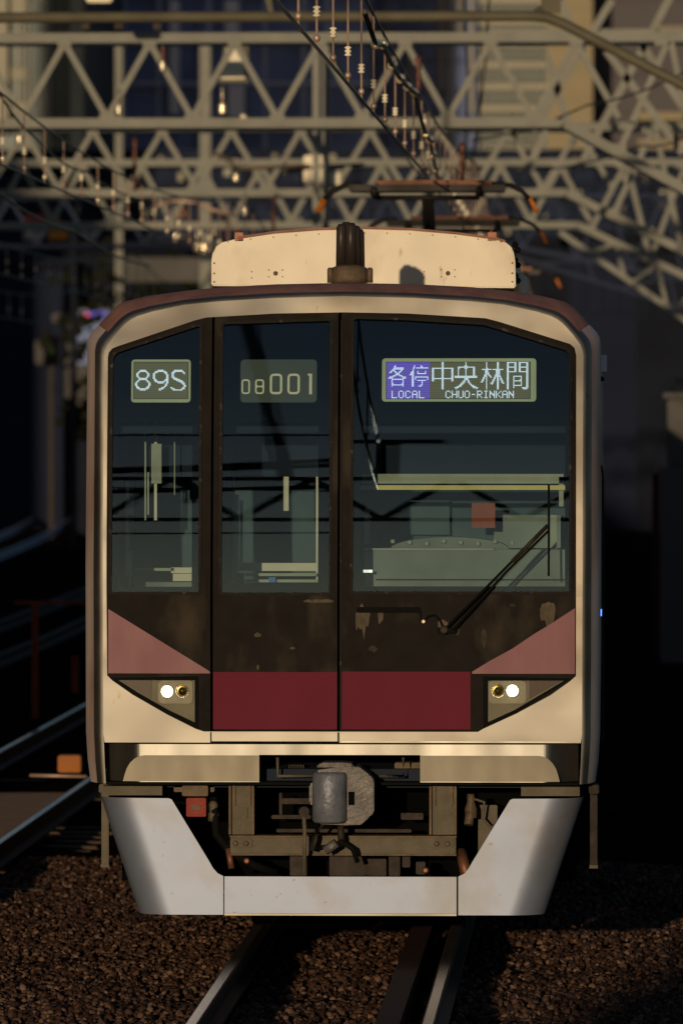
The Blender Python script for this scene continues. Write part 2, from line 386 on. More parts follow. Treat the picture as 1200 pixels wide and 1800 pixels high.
# ---- the black mask region
MASK_TOP = [(187, 1187), (185.5, 1000), (185, 626), (186.5, 618), (192, 611), (200, 607.5), (338, 561), (358, 556), (480, 549), (601, 547), (712, 549), (851, 557.5), (876, 564), (1000, 603), (1008, 610), (1011, 623), (1011, 1187)]
HLC_L = [(187, 1187), (196, 1196), (232, 1221), (293, 1256), (343, 1281), (357, 1285.5)]      # lower edge of the lamp recess
HLC_R = [(1011, 1187), (1001, 1196), (966, 1221), (905, 1254), (852, 1278), (839, 1285.5)]
MASK = MASK_TOP + HLC_R[1:] + HLC_L[1:][::-1]
face_out = [p for p in INNL]
face_out[0] = (182, 1305.5); face_out[-1] = (1020, 1305.5)
face_out = [p for p in face_out if p[1] <= 1306]
plate('face_panel', face_out, 0.0, .02, M['steel'], train, holes=[grow(MASK, 0.5)])
# windows (glass outlines) and their clear openings
WL = [(192, 1042), (192, 630), (196, 620), (203, 615), (341, 569.5), (349, 570), (349.5, 1042)]
WD = [(386, 1043), (386, 570), (391, 565.5), (575, 559.5), (579.5, 563), (579.5, 1043)]
WR = [(617, 1041), (617, 560), (622, 556), (712, 558.5), (848, 567), (872, 574), (994, 612), (1000, 619), (1001.5, 630), (1001.5, 1041)]
CL = [(203.5, 1031), (203.5, 740), (335, 740), (335, 1031)]
CDo = [(407, 1024), (407, 740), (557.5, 740), (557.5, 1024)]
CR = [(631, 1030), (631, 740), (992, 740), (992, 1030)]
plate('bulkhead', [(183, 1300)] + INNL[4:-4] + [(1019, 1300)], .055, .075, M['void'], train, holes=[grow(CL, 4), grow(CDo, 4), grow(CR, 4)])
# headlamp openings
HL_in = [(203.5, 1194.7), (341.5, 1194.7), (341.5, 1271), (293, 1248), (240, 1218)]
HR_in = [(992, 1194.7), (905, 1247), (855, 1270), (855, 1194.7)]
G = 3.2
mask_l = [(187, 1187), (185.5, 1000), (185, 626), (186.5, 618), (192, 611), (200, 607.5), (338, 561), (358, 556), (368.5, 555), (368.5, 1285.5)] + HLC_L[1:][::-1]
mask_d = [(373, 1284), (373, 554.7), (480, 549), (592, 547.2), (592, 1284)]
mask_r = [(597.5, 1285.5), (597.5, 547.1), (712, 549), (851, 557.5), (876, 564), (1000, 603), (1008, 610), (1011, 623), (1011, 1187)] + HLC_R[1:]
plate('mask_panel', mask_l, -.003, .05, M['mask'], train, holes=[WL, HL_in])
door = plate('emergency_door', mask_d, -.006, .05, M['mask'], train, holes=[WD])
plate('mask_panel', mask_r, -.003, .05, M['mask'], train, holes=[WR, HR_in])
def window(nm, W, C):
    g = plate(nm, W, .006, .012, M['glass'], train, smooth=True)
    plate('gasket', grow(W, 2.8), -.014, .003, M['gasket'], g, holes=[grow(W, -2.2)])
    plate('printed_border', grow(W, 1), .022, .026, M['frit'], g, holes=[C])
    return g
window('windscreen', WL, CL); dw = window('door_window', WD, CDo); window('windscreen', WR, CR)
# coloured films
plate('pink_stripe', [(188.5, 1070), (366, 1179), (368, 1181.5), (368, 1183.5), (188.5, 1183.5)], -.0055, -.003, M['pink'], train)
plate('pink_stripe', [(1009.5, 1068), (1009.5, 1183.5), (829, 1183.5), (829, 1180), (860, 1161), (900, 1139), (940, 1112), (965, 1097)], -.0055, -.003, M['pink'], train)
plate('crimson_stripe', [(373.5, 1181), (591.5, 1181), (591.5, 1281.5), (373.5, 1281.5)], -.0085, -.006, M['red'], train)
plate('crimson_stripe', [(598, 1180), (826, 1180), (826, 1281.5), (598, 1281.5)], -.0055, -.003, M['red'], train)
plate('door_sill', [(371, 1287), (592, 1287), (592, 1303), (371, 1303)], -.006, -.0005, M['steel'], train)
plate('door_gap', [(368.3, 1287), (370.6, 1287), (370.6, 1303.2), (592.6, 1303.2), (592.6, 1287), (595.5, 1287), (595.5, 1305.4), (368.3, 1305.4)], -.003, -.0005, M['void'], train)
plate('door_hinge_cover', [(596.2, 560), (599.5, 560), (599.5, 1284), (596.2, 1284)], -.012, -.0032, M['gasket'], train)
plate('lower_trim', [(600, 1302.5), (1018, 1302.5), (1018, 1305), (600, 1305)], -.005, -.0005, M['polish'], train)
# wear patches on the black paint: worn-off undercoat under the window, chips
def blotch(cx, cy, rx, ry, n=18, j=.35, down=0):
    o = []
    for k in range(n):
        a = 2 * math.pi * k / n; q = 1 + random.uniform(-j, j)
        y_ = ry * math.sin(a) * q
        if down and y_ > 0: y_ *= down * random.uniform(.5, 1.5)
        o.append((cx + rx * math.cos(a) * (1 + random.uniform(-.1, .1)), cy + y_))
    return o
M['chip'] = mat('bare_undercoat', (.085, .067, .045), .8, 0, .5, 18, (2, 1, 1), detail=8)
M['chip2'] = mat('thin_scuff', (.034, .027, .019), .7, 0, .5, 22, detail=8)
for c in ((560, 1056, 28, 4, 18, .4), (513, 1139, 4.5, 2), (452, 1116, 6, 4.5), (452, 1172, 2.2, 4.5)):
    plate('paint_chip', blotch(*c), -.0072, -.006, M['chip'], door, zcut=())
for i, c in enumerate(((637, 1078, 13, 14, 22, .35, 2.2), (668, 1077, 5, 5, 14, .4, 3), (962, 1074, 14, 16, 22, .3, 1.6), (778, 1098, 9, 11), (803, 1108, 4, 8), (326, 1122, 4, 6), (850, 1120, 5, 16), (655, 1140, 8, 5), (900, 1063, 5, 3))):
    plate('paint_chip', blotch(*c), -.0042, -.003, M['chip'] if i in (0, 1, 2, 3) else M['chip2'], train, zcut=())

# ---- displays
def bitmap(rows, w_): return [[(int(r_, 16) >> (w_ - 1 - i)) & 1 for i in range(w_)] for r_ in rows.split()]
KAN = {
 'kaku': (17, '400 c00 ff8 1ff8 3830 6c60 c6c0 380 7c0 1c70 f01e 1e00e 3ff8 2008 2008 2008 3018 3ff8 2008'),
 'tei': (17, '1040 1060 37ff 2000 2000 6204 e204 e3fc 1e000 6000 6fff 6801 6801 63fc 6020 6020 6020 6060 61c0'),
 'chu': (20, '600 600 600 600 600 fffff c0603 c0603 c0603 c0603 c0603 c0603 c0603 c0603 fffff c0603 c0603 600 600 600 600 600 600 600'),
 'o': (22, '800 800 800 1c00 7fff8 61c18 40818 40818 40818 40818 40818 40818 3ffffe 3ffffe 1e00 1e00 3300 7300 e180 1c0c0 38070 f003c 3c001f 100002'),
 'rin': (22, '10060 10060 10060 10060 10060 18060 1ff7fe 380f0 380f0 3c0f0 3c0f0 761f0 731f8 d1368 d036c 19066c 190666 310c66 11c63 10860 10060 10060 10060 10060'),
 'kan': (20, 'ff9ff c1983 c1983 c1983 ff9ff c1983 c1983 c1983 ff9ff c0003 c0003 c0003 c3fc3 c2043 c2043 c20c3 c3fc3 c2043 c2043 c2043 c3fc3 c2003 c203f c001e'),
}
F57 = {'L': '10 10 10 10 10 10 1f', 'O': 'e 11 11 11 11 11 e', 'C': 'e 11 10 10 10 11 e', 'A': 'e 11 11 1f 11 11 11', 'H': '11 11 11 1f 11 11 11',
       'U': '11 11 11 11 11 11 e', 'R': '1e 11 11 1e 14 12 11', 'I': 'e 4 4 4 4 4 e', 'N': '11 19 1d 17 13 11 11', 'K': '11 12 14 18 14 12 11', '-': '0 0 0 e 0 0 0'}
def leds(glyphs, d0, d1, m, parent, name='lit_characters'):
    mb = MB()
    for bmp, x0, y0, sx, sy in glyphs:
        for j, row in enumerate(bmp):
            i = 0
            while i < len(row):
                if row[i]:
                    k = i
                    xa, xb = x0 + k * sx + sx * .08, x0 + (k + 1) * sx - sx * .08
                    ya, yb = y0 + j * sy + sy * .14, y0 + (j + 1) * sy - sy * .14
                    z = fz((ya + yb) / 2); y_ = Yf(0, z)
                    mb.box(fx(xa), fx(xb), y_ + d0, y_ + d1, fz(yb), fz(ya))
                i += 1
    o = mb.build(name, m, parent); return o
def display(px0, py0, px1, py1, ix0, iy0, ix1, iy1, parent=train, name='destination_display'):
    g = plate(name, rrect(px0, py0, px1, py1, 6), .0165, .0215, M['dispframe'], parent, zcut=())
    plate('display_screen', [(ix0 - 1, iy0 - 1), (ix1 + 1, iy0 - 1), (ix1 + 1, iy1 + 1), (ix0 - 1, iy1 + 1)], .0155, .0164, M['black'], g, zcut=())
    plate('display_ground', [(ix0, iy0), (ix1, iy0), (ix1, iy1), (ix0, iy1)], .0148, .0154, M['dispback'], g, zcut=())
    return g
dd = display(669, 628, 941, 704.5, 677, 635, 930, 699)
plate('display_colour_field', [(677, 635), (753.5, 635), (753.5, 699), (677, 699)], .0144, .0147, M['dispblue'], dd, zcut=())
gl = [(bitmap(KAN['kaku'][1], 17), 680, 640, 1.95, 2.0), (bitmap(KAN['tei'][1], 17), 717.5, 640, 1.95, 2.0)]
for i, (k, xx) in enumerate((('chu', 757), ('o', 797), ('rin', 843), ('kan', 889))): gl.append((bitmap(KAN[k][1], KAN[k][0]), xx, 634.5, 1.9, 2.02))
for s_, x0, st in (('LOCAL', 686, 12.0), ('CHUO-RINKAN', 781, 11.1)):
    for i, ch in enumerate(s_): gl.append((bitmap(F57[ch], 5), x0 + i * st, 685, 1.95, 1.95))
leds(gl, .0136, .0142, M['led'], dd)
rn = display(226, 630, 331, 706, 231, 635, 326, 699, name='run_number_display')
D89 = {'8': '1f0 3f8 60c c06 c06 c06 60c 3f8 3f8 60c c06 1803 1803 1803 c06 e0e 7fc 1f0', '9': '1f0 7fc e0e 1806 1803 1803 1803 1803 c07 e0f 7fb 1f3 6 6 c 38 f0 c0', 'S': '3f8 7fc e06 c02 c00 c00 e00 780 3e0 f8 3c e 6 3 3 1806 e0e 7f8'}
leds([(bitmap(D89[c], 13), x0, 648, 2.15, 2.05) for c, x0 in zip('89S', (232.5, 264, 295))], .0136, .0142, M['led'], rn)
nb = plate('number_board', rrect(419, 630, 554, 706, 7), .0165, .0215, M['numpanel'], train, zcut=())
def ring(x0, y0, x1, y1, t, r): plate('digit', rrect(x0, y0, x1, y1, r), .0155, .0164, M['numink'], nb, holes=[rrect(x0 + t, y0 + t, x1 - t, y1 - t, max(r - t, .8))], zcut=())
ring(421, 665, 436, 691, 2.8, 5)
plate('digit', rrect(445, 665, 461, 691, 5), .0155, .0164, M['numink'], nb, holes=[rrect(448, 667.8, 458, 676.4, 2.4), rrect(447.8, 679, 458.2, 688.2, 2.6)], zcut=())
ring(471, 655, 493, 691.5, 4, 7); ring(502, 655, 524, 691.5, 4, 7)
plate('digit', [(538, 655), (545.5, 655), (545.5, 691.5), (540.5, 691.5), (540.5, 658.5), (538, 658.5)], .0155, .0164, M['numink'], nb, zcut=())

# ---- headlamps
def headlamp(inn, curve_house, brown, lit, unlit, hx):
    h = plate('headlight', grow(inn, 1.5), .028, .034, M['housing2'], train, zcut=())
    plate('lamp_housing', rrect(*hx, 8), .018, .0278, M['housing'], h, holes=[circ(*lit, 12.2), circ(*unlit, 12.2)], zcut=())
    plate('tail_lamp', brown, .020, .0278, M['tail'], h, zcut=())
    for c, mm in ((lit, 'lamp_on'), (unlit, 'lamp_off')):
        mb = MB(); mb.lathe((fx(c[0]), .026, fz(c[1])), [(.0366, 0), (.0366, -.012), (.033, -.014), (.031, -.002), (.004, 0)], 20, 'Y'); mb.build('lamp_ring', M['chrome'], h)
        mb = MB(); mb.lathe((fx(c[0]), .024, fz(c[1])), [(.031 if mm == 'lamp_off' else .021, .001), (.028 if mm == 'lamp_off' else .017, -.006), (.012, -.012), (.004, -.014)], 18, 'Y'); mb.build('lamp_bulb', M[mm], h)
    plate('lens_cover', grow(inn, 1), .000, .003, M['lens'], h, zcut=())
    plate('lamp_gasket', grow(inn, 6.5), -.008, -.0035, M['black'], h, holes=[grow(inn, -.5)], zcut=())
headlamp(HL_in, None, [(207, 1195.5), (264, 1195.5), (264, 1228.5)], (292, 1215.5), (318.5, 1215), (276, 1196, 337, 1237))
headlamp(HR_in, None, [(988, 1195.5), (929, 1228), (929, 1195.5)], (900, 1213.5), (874.5, 1214), (858, 1196, 924, 1236))

# ---- bumper beam
def Yb(x, z):
    e = max(0, abs(x) - 1.085); return -.03 + (e * e / .05 * .5 * 1.1 if e < .05 else (e - .025) * 1.1)
BX = [s_ * v for s_ in (-1, 1) for v in (1.085, 1.095, 1.105, 1.115, 1.125, 1.135, 1.16, 1.2)]
bb = plate('bumper_beam', [(183.5, 1308), (1015.5, 1308), (1015.5, 1374.5), (738, 1374.5), (738, 1326.5), (455, 1326.5), (455, 1374.5), (183.5, 1374.5)], 0, .10, M['polish'], train, yfun=Yb, zcut=(), xcut=BX)
def fin(l): return [(1198.5 - a, b) for a, b in l][::-1]
ep = [(215, 1373)] + [(215 + 2 + 36 * (1 - math.cos(R(a))), 1373 - 45.5 * math.sin(R(a))) for a in (15, 30, 45, 60, 75, 90)] + [(455, 1327.5), (455, 1373)]
def Ye(x, z): return -.03
plate('end_plate', ep, -.010, .03, M['polish_plate'], bb, yfun=Ye, zcut=())
plate('end_plate', [(738, 1373), (738, 1327.5)] + [(1198.5 - a, b) for a, b in ep[1:7]][::-1] + [(983, 1373)], -.010, .03, M['polish_plate'], bb, yfun=Ye, zcut=())
plate('beam_lip', [(184, 1375.5), (1015, 1375.5), (1015, 1380), (184, 1380)], .0, .3, M['black'], bb, zcut=())
mb = MB()
for px in (232, 250, 480, 640, 720, 800, 910): mb.box(fx(px), fx(px + 16), -.036, -.001, fz(1307.6), fz(1305.8))
mb.build('trim_clip', M['black'], bb)

# ---- wiper
wp = MB(); wp.box(fx(768), fx(802), -.05, -.005, fz(1112), fz(1102)); wiper = wp.build('wiper', M['black'], train, bevel=.006)
def PF(px, py, d): x, z = fx(px), fz(py); return (x, Yf(x, z) + d, z)
MB().tube([PF(781, 1106, -.05), PF(880, 1005, -.085), PF(950, 934, -.055)], .0085, 6, .006).build('wiper_arm', M['black'], wiper)
MB().tube([PF(796, 1107, -.05), PF(890, 1003, -.075), PF(964, 931, -.055)], .0085, 6, .006).build('wiper_arm', M['black'], wiper)
MB().tube([PF(900, 985, -.078), PF(962, 922, -.055)], .011, 6).build('wiper_spring', M['iron'], wiper)
MB().tube([PF(963.5, 852, -.016), PF(963.5, 1011, -.022)], .006, 6).build('wiper_blade', M['black'], wiper)
MB().lathe(PF(780, 1106, -.052), [(.024, .02), (.024, -.006), (.016, -.012)], 12, 'Y').build('wiper_pivot', M['iron'], wiper)
MB().tube([PF(745, 1090, -.012), PF(752, 1082, -.03), PF(763, 1080, -.03), PF(773, 1090, -.03), PF(778, 1103, -.03)], .005, 6).build('washer_hose', M['black'], wiper)
MB().lathe(PF(743.5, 1091.5, -.004), [(.014, 0), (.014, -.014), (.008, -.022)], 12, 'Y').build('washer_nozzle', M['porcelain'], wiper)
plate('name_slot', rrect(626, 1066, 738, 1076, 2.5, 3), -.018, -.0035, M['black'], train, zcut=())
MB().box(fx(737), fx(740), -.02, -.004, fz(1093), fz(1074)).build('slot_bracket', M['black'], train)
MB().box(fx(634), fx(650), .35, .36, fz(1008), fz(1003)).build('cab_lamp', M['whitelamp'], train)

# ---- roof: lip, ribs; air-conditioner and antenna
ac_y = 3.55
mb = MB(); AC = []
c = [(371, 502), (371, 458), (373, 445), (379, 433), (390, 425.5), (416, 419), (480, 409.5), (560, 403.5), (640, 401.5), (720, 404), (800, 411), (870, 420.5), (888, 425.5), (898, 434), (903, 446), (905, 460), (906, 506)]
AC = [(at(a, b, ac_y).x, at(a, b, ac_y).z) for a, b in c]
ac = MB().prism(AC, ac_y, ac_y + 3.2).build('air_conditioner', M['cream'], train, bevel=.008)
top = AC[5:13]
MB().prism(top + [(x, z + .012) for x, z in top][::-1], ac_y - .02, ac_y + .05).build('top_lip', M['roof_dirt'], ac)
def rv(px, py, r_=.0055, mm='brown'): p = at(px, py, ac_y); MB().lathe((p.x, ac_y, p.z), [(r_, .0), (r_, -.004), (r_ * .5, -.008)], 8, 'Y').build('rivet', M[mm], ac)
for px in range(400, 890, 40): rv(px, 409 + ((px - 640) / 250) ** 2 * 17, .004)
for py in (462, 480, 495): rv(376, py); rv(900, py)
for bx_ in (484, 787):
    rv(bx_, 480, .014, 'brown')
    for dx, dy in ((-42, -3), (-42, 8), (-12, -6), (-12, 6), (12, -6), (12, 6)): rv(bx_ + dx, 480 + dy, .004)
for px, py in ((421, 414), (866, 414)):
    p = at(px, py, ac_y); MB().box(p.x - .03, p.x + .02, ac_y, ac_y + .05, p.z - .03, p.z + .02).tube([(p.x - .01, ac_y + .02, p.z), (p.x - .01, ac_y + .02, p.z + .035)], .012, 8).build('lifting_lug', M['copper'], ac)
p = at(915, 495, ac_y + .6)
MB().lathe((p.x, ac_y + .6, p.z - .06), [(.05, -.08), (.05, .04), (.035, .09), (.01, .11)], 14).build('roof_vent', M['cream'], train)
mb = MB()
for k in range(9): q = at(905 + 5 * math.sin(k * 2.1), 430 + k * 9, ac_y + .25); mb.lathe((q.x, q.y, q.z), [(.01, -.018), (.022, 0), (.01, .018)], 8)
mb.build('cable_conduit', M['black'], train)
an_y = 1.3; p = at(614, 493, an_y)
zt = at(0, 393, an_y).z; zb = at(0, 462, an_y).z; z0 = at(0, 497, an_y).z
an = MB().lathe((p.x - .002, an_y, z0), [(.105, 0), (.11, .03), (.104, .06), (.098, .085), (.06, .10)], 18).build('radio_antenna', M['brown'], train)
for dx, r_, h, dy in ((-.046, .030, 0, 0), (-.020, .036, .012, .05), (.008, .036, .006, .0), (.036, .030, -.01, .02), (.060, .024, -.03, .04)):
    MB().lathe((p.x + dx, an_y + dy, zb - .02), [(r_, 0), (r_ * .9, zt - zb + h), (r_ * .5, zt - zb + h + .02)], 12).build('antenna_rod', M['antenna'], an)
for dx in (-.105, -.06, .07, .115):
    MB().lathe((p.x + dx, an_y - .05, z0), [(.017, 0), (.017, .075), (.01, .085)], 8).build('bolt', M['brown'], an)

# ---- skirt (snow plough)
def edge_x(z): t = (1608 - (1681 - z * 326)) / 206.0; return fx(240 + (172 - 240) * t)
def Ys(x, z):
    e = abs(edge_x(z)) - abs(x); W_ = .20
    return -.05 + (0 if e > W_ else (1 - math.sqrt(max(0, 1 - (1 - max(e, 0) / W_) ** 2))) * .17)
def skirtwing(sgn):
    pts = [(172, 1402), (296, 1403), (301, 1405), (366, 1512), (374, 1526), (382, 1535), (392, 1540), (392, 1608), (240, 1608)]
    if sgn > 0: pts = [(1197 - a, b) for a, b in pts][::-1]
    P_ = P(pts); bm = bmesh.new()
    # skewed cuts parallel to the slanted edge keep the bend smooth
    flat = [bm.verts.new((x, 0, z)) for x, z in P_]
    bm.faces.new(flat)
    ex0, ex1 = edge_x(fz(1402)), edge_x(fz(1608))
    dirv = Vector((ex1 - ex0, 0, fz(1608) - fz(1402)))
    if sgn > 0: dirv.x = -dirv.x
    no = Vector((dirv.z, 0, -dirv.x)).normalized()
    for k in range(1, 14):
        off = .0155 * k
        x_ = (ex0 + off) if sgn < 0 else (-ex0 - off - 5 / 326 * 1)
        bmesh.ops.bisect_plane(bm, geom=bm.verts[:] + bm.edges[:] + bm.faces[:], plane_co=(x_, 0, fz(1402)), plane_no=no, dist=1e-6)
    r_ = bmesh.ops.extrude_face_region(bm, geom=bm.faces[:]); new = {v for v in r_['geom'] if isinstance(v, bmesh.types.BMVert)}
    for v in bm.verts:
        xs = v.co.x if sgn < 0 else -(v.co.x + 5 / 326)
        v.co.y = Ys(xs, v.co.z) + (.012 if v in new else 0)
    bmesh.ops.recalc_face_normals(bm, faces=bm.faces)
    for f in bm.faces: f.smooth = True
    for e in bm.edges:
        if e.calc_face_angle(0) > .9: e.smooth = False
    me = bpy.data.meshes.new('skirt_wing'); bm.to_mesh(me); bm.free(); return link('skirt_wing', me, M['skirt'], train)
skirtwing(-1); skirtwing(1)
plate('skirt_bar', [(394, 1540.5), (802, 1540.5), (802, 1605), (394, 1605)], -.052, -.02, M['skirt'], train, zcut=())
plate('skirt_lip', [(394, 1605.3), (802, 1605.3), (802, 1609), (394, 1609)], -.058, -.01, M['steel'], train, zcut=())
plate('skirt_hanger', [(178, 1383), (283, 1383), (283, 1399), (178, 1399)], .02, .12, M['frame'], train, zcut=())
plate('skirt_hanger', [(915, 1383), (1018, 1383), (1018, 1399), (915, 1399)], .02, .12, M['frame'], train, zcut=())

# ---- underframe seen above the skirt
uf = MB().box(-1.25, 1.25, .9, 19, .35, .95).build('underframe', M['void'], train)
def ub(name, pts, y0, y1, m='frame', parent=uf, bevel=.004): return MB().prism(P(pts), y0, y1).build(name, M[m], parent, bevel=bevel)
def rect(a, b, c, d): return [(a, b), (c, b), (c, d), (a, d)]
ub('cross_beam', rect(402, 1474, 800, 1503), .10, .22)
ub('beam_flange', rect(400, 1471, 802, 1474), .08, .24, 'brown')
ub('beam_flange', rect(400, 1503, 802, 1506), .08, .24, 'brown')
for x0, x1, pl in ((403, 440, 0), (757, 797, 0)):
    ub('upright', rect(x0, 1383, x1, 1470), .14, .20)
    ub('upright_edge', rect(x0 - 4, 1383, x0, 1470), .10, .2, 'brown'); ub('upright_edge', rect(x1, 1383, x1 + 4, 1470), .10, .2, 'brown')
    ub('upright_web', rect(x0 + 2, 1383, x0 + 8, 1419), .12, .139, 'brown'); ub('upright_web', rect(x1 - 8, 1383, x1 - 2, 1419), .12, .139, 'brown')
ub('name_plate', rect(408, 1422, 432, 1442), .125, .139, 'frame')
for x0 in (402, 757):
    q = ub('bolt_plate', rect(x0, 1477, x0 + 39, 1492), .085, .099)
    for dx in (9, 28):
        MB().lathe((fx(x0 + dx), .085, fz(1484.5)), [(.016, 0), (.016, -.012), (.008, -.016)], 6, 'Y').build('bolt', M['brown'], uf)
ub('cock_box', rect(324, 1405, 359, 1438), .10, .2, 'redpaint'); ub('cock_bracket', rect(316, 1383, 362, 1402), .12, .2, 'brown')
ub('cock_label', rect(334, 1417, 349, 1426), .092, .099, 'brown', bevel=0)
ub('hook_plate', rect(300, 1384, 372, 1396), .2, .3, 'brown')
MB().tube([(fx(371), .18, fz(1405)), (fx(373), .16, fz(1440)), (fx(376), .15, fz(1470)), (fx(400), .16, fz(1500)), (fx(440), .2, fz(1525)), (fx(480), .25, fz(1540))], .022, 10).build('brake_hose', M['black'], uf)
MB().lathe((fx(371), .17, fz(1447)), [(.03, 0), (.03, .04), (.022, .05), (.026, .09), (.016, .11)], 12).build('hose_fitting', M['frame'], uf)
MB().tube([(fx(826), .18, fz(1405)), (fx(824), .14, fz(1430)), (fx(822), .12, fz(1452))], .025, 10).build('brake_hose', M['brown'], uf)
MB().lathe((fx(826), .15, fz(1440)), [(.034, 0), (.034, .05), (.02, .09), (.02, .13)], 12).build('hose_fitting', M['brown'], uf)
MB().tube([(fx(826), .15, fz(1405)), (fx(850), .14, fz(1412)), (fx(846), .14, fz(1440)), (fx(862), .14, fz(1458)), (fx(880), .16, fz(1440))], .008, 8).build('air_pipe', M['frame'], uf)
ub('side_plate', rect(838, 1420, 872, 1540), .3, .35, 'frame')
MB().tube([(fx(808), .2, fz(1500)), (fx(818), .1, fz(1540))], .03, 10).build('drain_pipe', M['copper'], uf)
for (a, b, c_, d) in ((505, 1508, 535, 1545), (575, 1506, 640, 1545), (680, 1508, 700, 1545), (704, 1506, 718, 1530), (728, 1520, 745, 1542), (640, 1515, 676, 1545)): ub('lower_bracket', rect(a, b, c_, d), .25, .4, 'iron')
MB().lathe((fx(746), .18, fz(1533)), [(.018, 0), (.018, -.03), (.01, -.04)], 10, 'Y').build('brass_valve', M['copper'], uf)
MB().lathe((fx(430), .18, fz(1517)), [(.018, 0), (.018, -.03), (.01, -.04)], 10, 'Y').build('brass_valve', M['copper'], uf)
MB().tube([(fx(398), .12, fz(1495)), (fx(404), .1, fz(1530))], .018, 8).build('brass_pipe', M['copper'], uf)
for s0 in ((486, 1332, 486, 1365, 553), (708, 1332, 708, 1365, 665)):
    MB().tube([(fx(s0[0]), .05, fz(s0[1])), (fx(s0[2]), .05, fz(s0[3])), (fx(s0[4]), .08, fz(s0[3]))], .009, 8).build('uncoupling_rod', M['frame'], uf)
ub('draft_box', rect(690, 1345, 736, 1372), .3, .5, 'brown'); ub('draft_box', rect(500, 1350, 530, 1366), .35, .5, 'iron')
for i in range(6): ub('spring_coil', rect(502 + i * 5, 1351, 504.5 + i * 5, 1363), .3, .34, 'iron', bevel=0)
ub('draft_bar', rect(470, 1440, 540, 1447), .4, .45, 'iron'); ub('draft_bar', rect(484, 1400, 489, 1440), .4, .45, 'iron'); ub('draft_bar', rect(484, 1410, 550, 1420), .38, .45, 'iron')
ub('draft_bar', rect(480, 1463, 720, 1469), .3, .45, 'iron'); ub('draft_bar', rect(700, 1436, 740, 1448), .4, .45, 'iron')
# side steps; shade on the right one is put in as dark iron
for x0 in (165, 1034):
    st = MB().prism(P(rect(x0, 1384, x0 + 18, 1400)), .3, .5)  .build('step_bracket', M['frame' if x0 < 600 else 'iron'], train, bevel=.006)
    MB().prism(P(rect(x0 + 2, 1400, x0 + 15, 1532)), .42, .46).build('step_rail', M['frame' if x0 < 600 else 'iron'], st, bevel=.004)
    MB().prism(P(rect(x0 + 1, 1528, x0 + 16, 1534)), .40, .7).build('step_tread', M['frame'], st)
# coupler
cp = MB().prism(P([(610, 1344), (633, 1345), (651, 1359), (651, 1432), (636, 1446), (608, 1447), (566, 1445), (556, 1440), (560, 1350)]), -.22, .2).build('coupler', M['coupler'], train, bevel=.012)
MB().lathe((fx(581), -.235, fz(1442)), [(.080, 0), (.092, .012), (.092, .255), (.082, .27)], 24).build('coupler_knuckle', M['coupler_face'], cp)
MB().prism(P([(545, 1376), (556, 1370), (562, 1374), (562, 1412), (550, 1414), (545, 1408)]), -.2, .0).build('coupler_lug', M['coupler'], cp, bevel=.008)
MB().prism(P([(648, 1358), (656, 1362), (659, 1372), (659, 1420), (655, 1430), (648, 1430)]), -.25, -.05).build('coupler_guard', M['coupler'], cp, bevel=.006)
MB().prism(P([(556, 1346), (566, 1338), (603, 1338), (622, 1340), (622, 1346)]), -.20, .1).build('coupler_cap', M['coupler'], cp, bevel=.008)
MB().prism(P(rect(614, 1388, 624, 1411)), -.24, -.219).build('coupler_slot', M['void'], cp)
MB().tube([(fx(534), -.1, fz(1425)), (fx(536), -.1, fz(1460)), (fx(535), -.1, fz(1534))], .012, 8).build('coupler_lever', M['frame'], cp)
MB().lathe((fx(535), -.12, fz(1425)), [(.028, 0), (.028, .05)], 14, 'Y').build('lever_eye', M['iron'], cp)
MB().tube([(fx(548), -.05, fz(1495)), (fx(553), -.05, fz(1470)), (fx(566), -.05, fz(1446))], .018, 8).build('coupler_chain', M['iron'], cp)
MB().tube([(fx(562), -.05, fz(1490)), (fx(585), -.08, fz(1485)), (fx(600), -.08, fz(1478)), (fx(620), -.06, fz(1492)), (fx(628), -.04, fz(1515))], .014, 8).build('coupler_hose', M['black'], cp)
MB().tube([(fx(572), -.09, fz(1494)), (fx(592), -.1, fz(1480))], .026, 10).build('hose_head', M['coupler'], cp)
MB().tube([(fx(598), -.05, fz(1446)), (fx(600), -.05, fz(1485))], .02, 8).build('support_post', M['iron'], cp)
# wheels and bogie under the nose
for wy in (2.6, 4.7):
    wset = MB().tube([(-.75, wy, .43), (.75, wy, .43)], .08, 12).build('wheelset', M['iron'], train)
    for sx in (-.56, .56): MB().lathe((sx, wy, .43), [(.38, -.05), (.43, -.045), (.43, .03), (.455, .04), (.455, .06), (.38, .065)], 32, 'X').build('wheel', M['iron'], wset)
MB().box(-1.1, 1.1, 2.2, 5.1, .35, .6).build('bogie_frame', M['iron'], train)
ub('guard_iron', rect(410, 1580, 432, 1650), 1.9, 2.0, 'iron', train); ub('guard_iron', rect(770, 1580, 790, 1650), 1.9, 2.0, 'iron', train)
ub('dark_block', rect(410, 1560, 560, 1640), 2.0, 2.4, 'void', train)  # plain black block low at the left under the nose

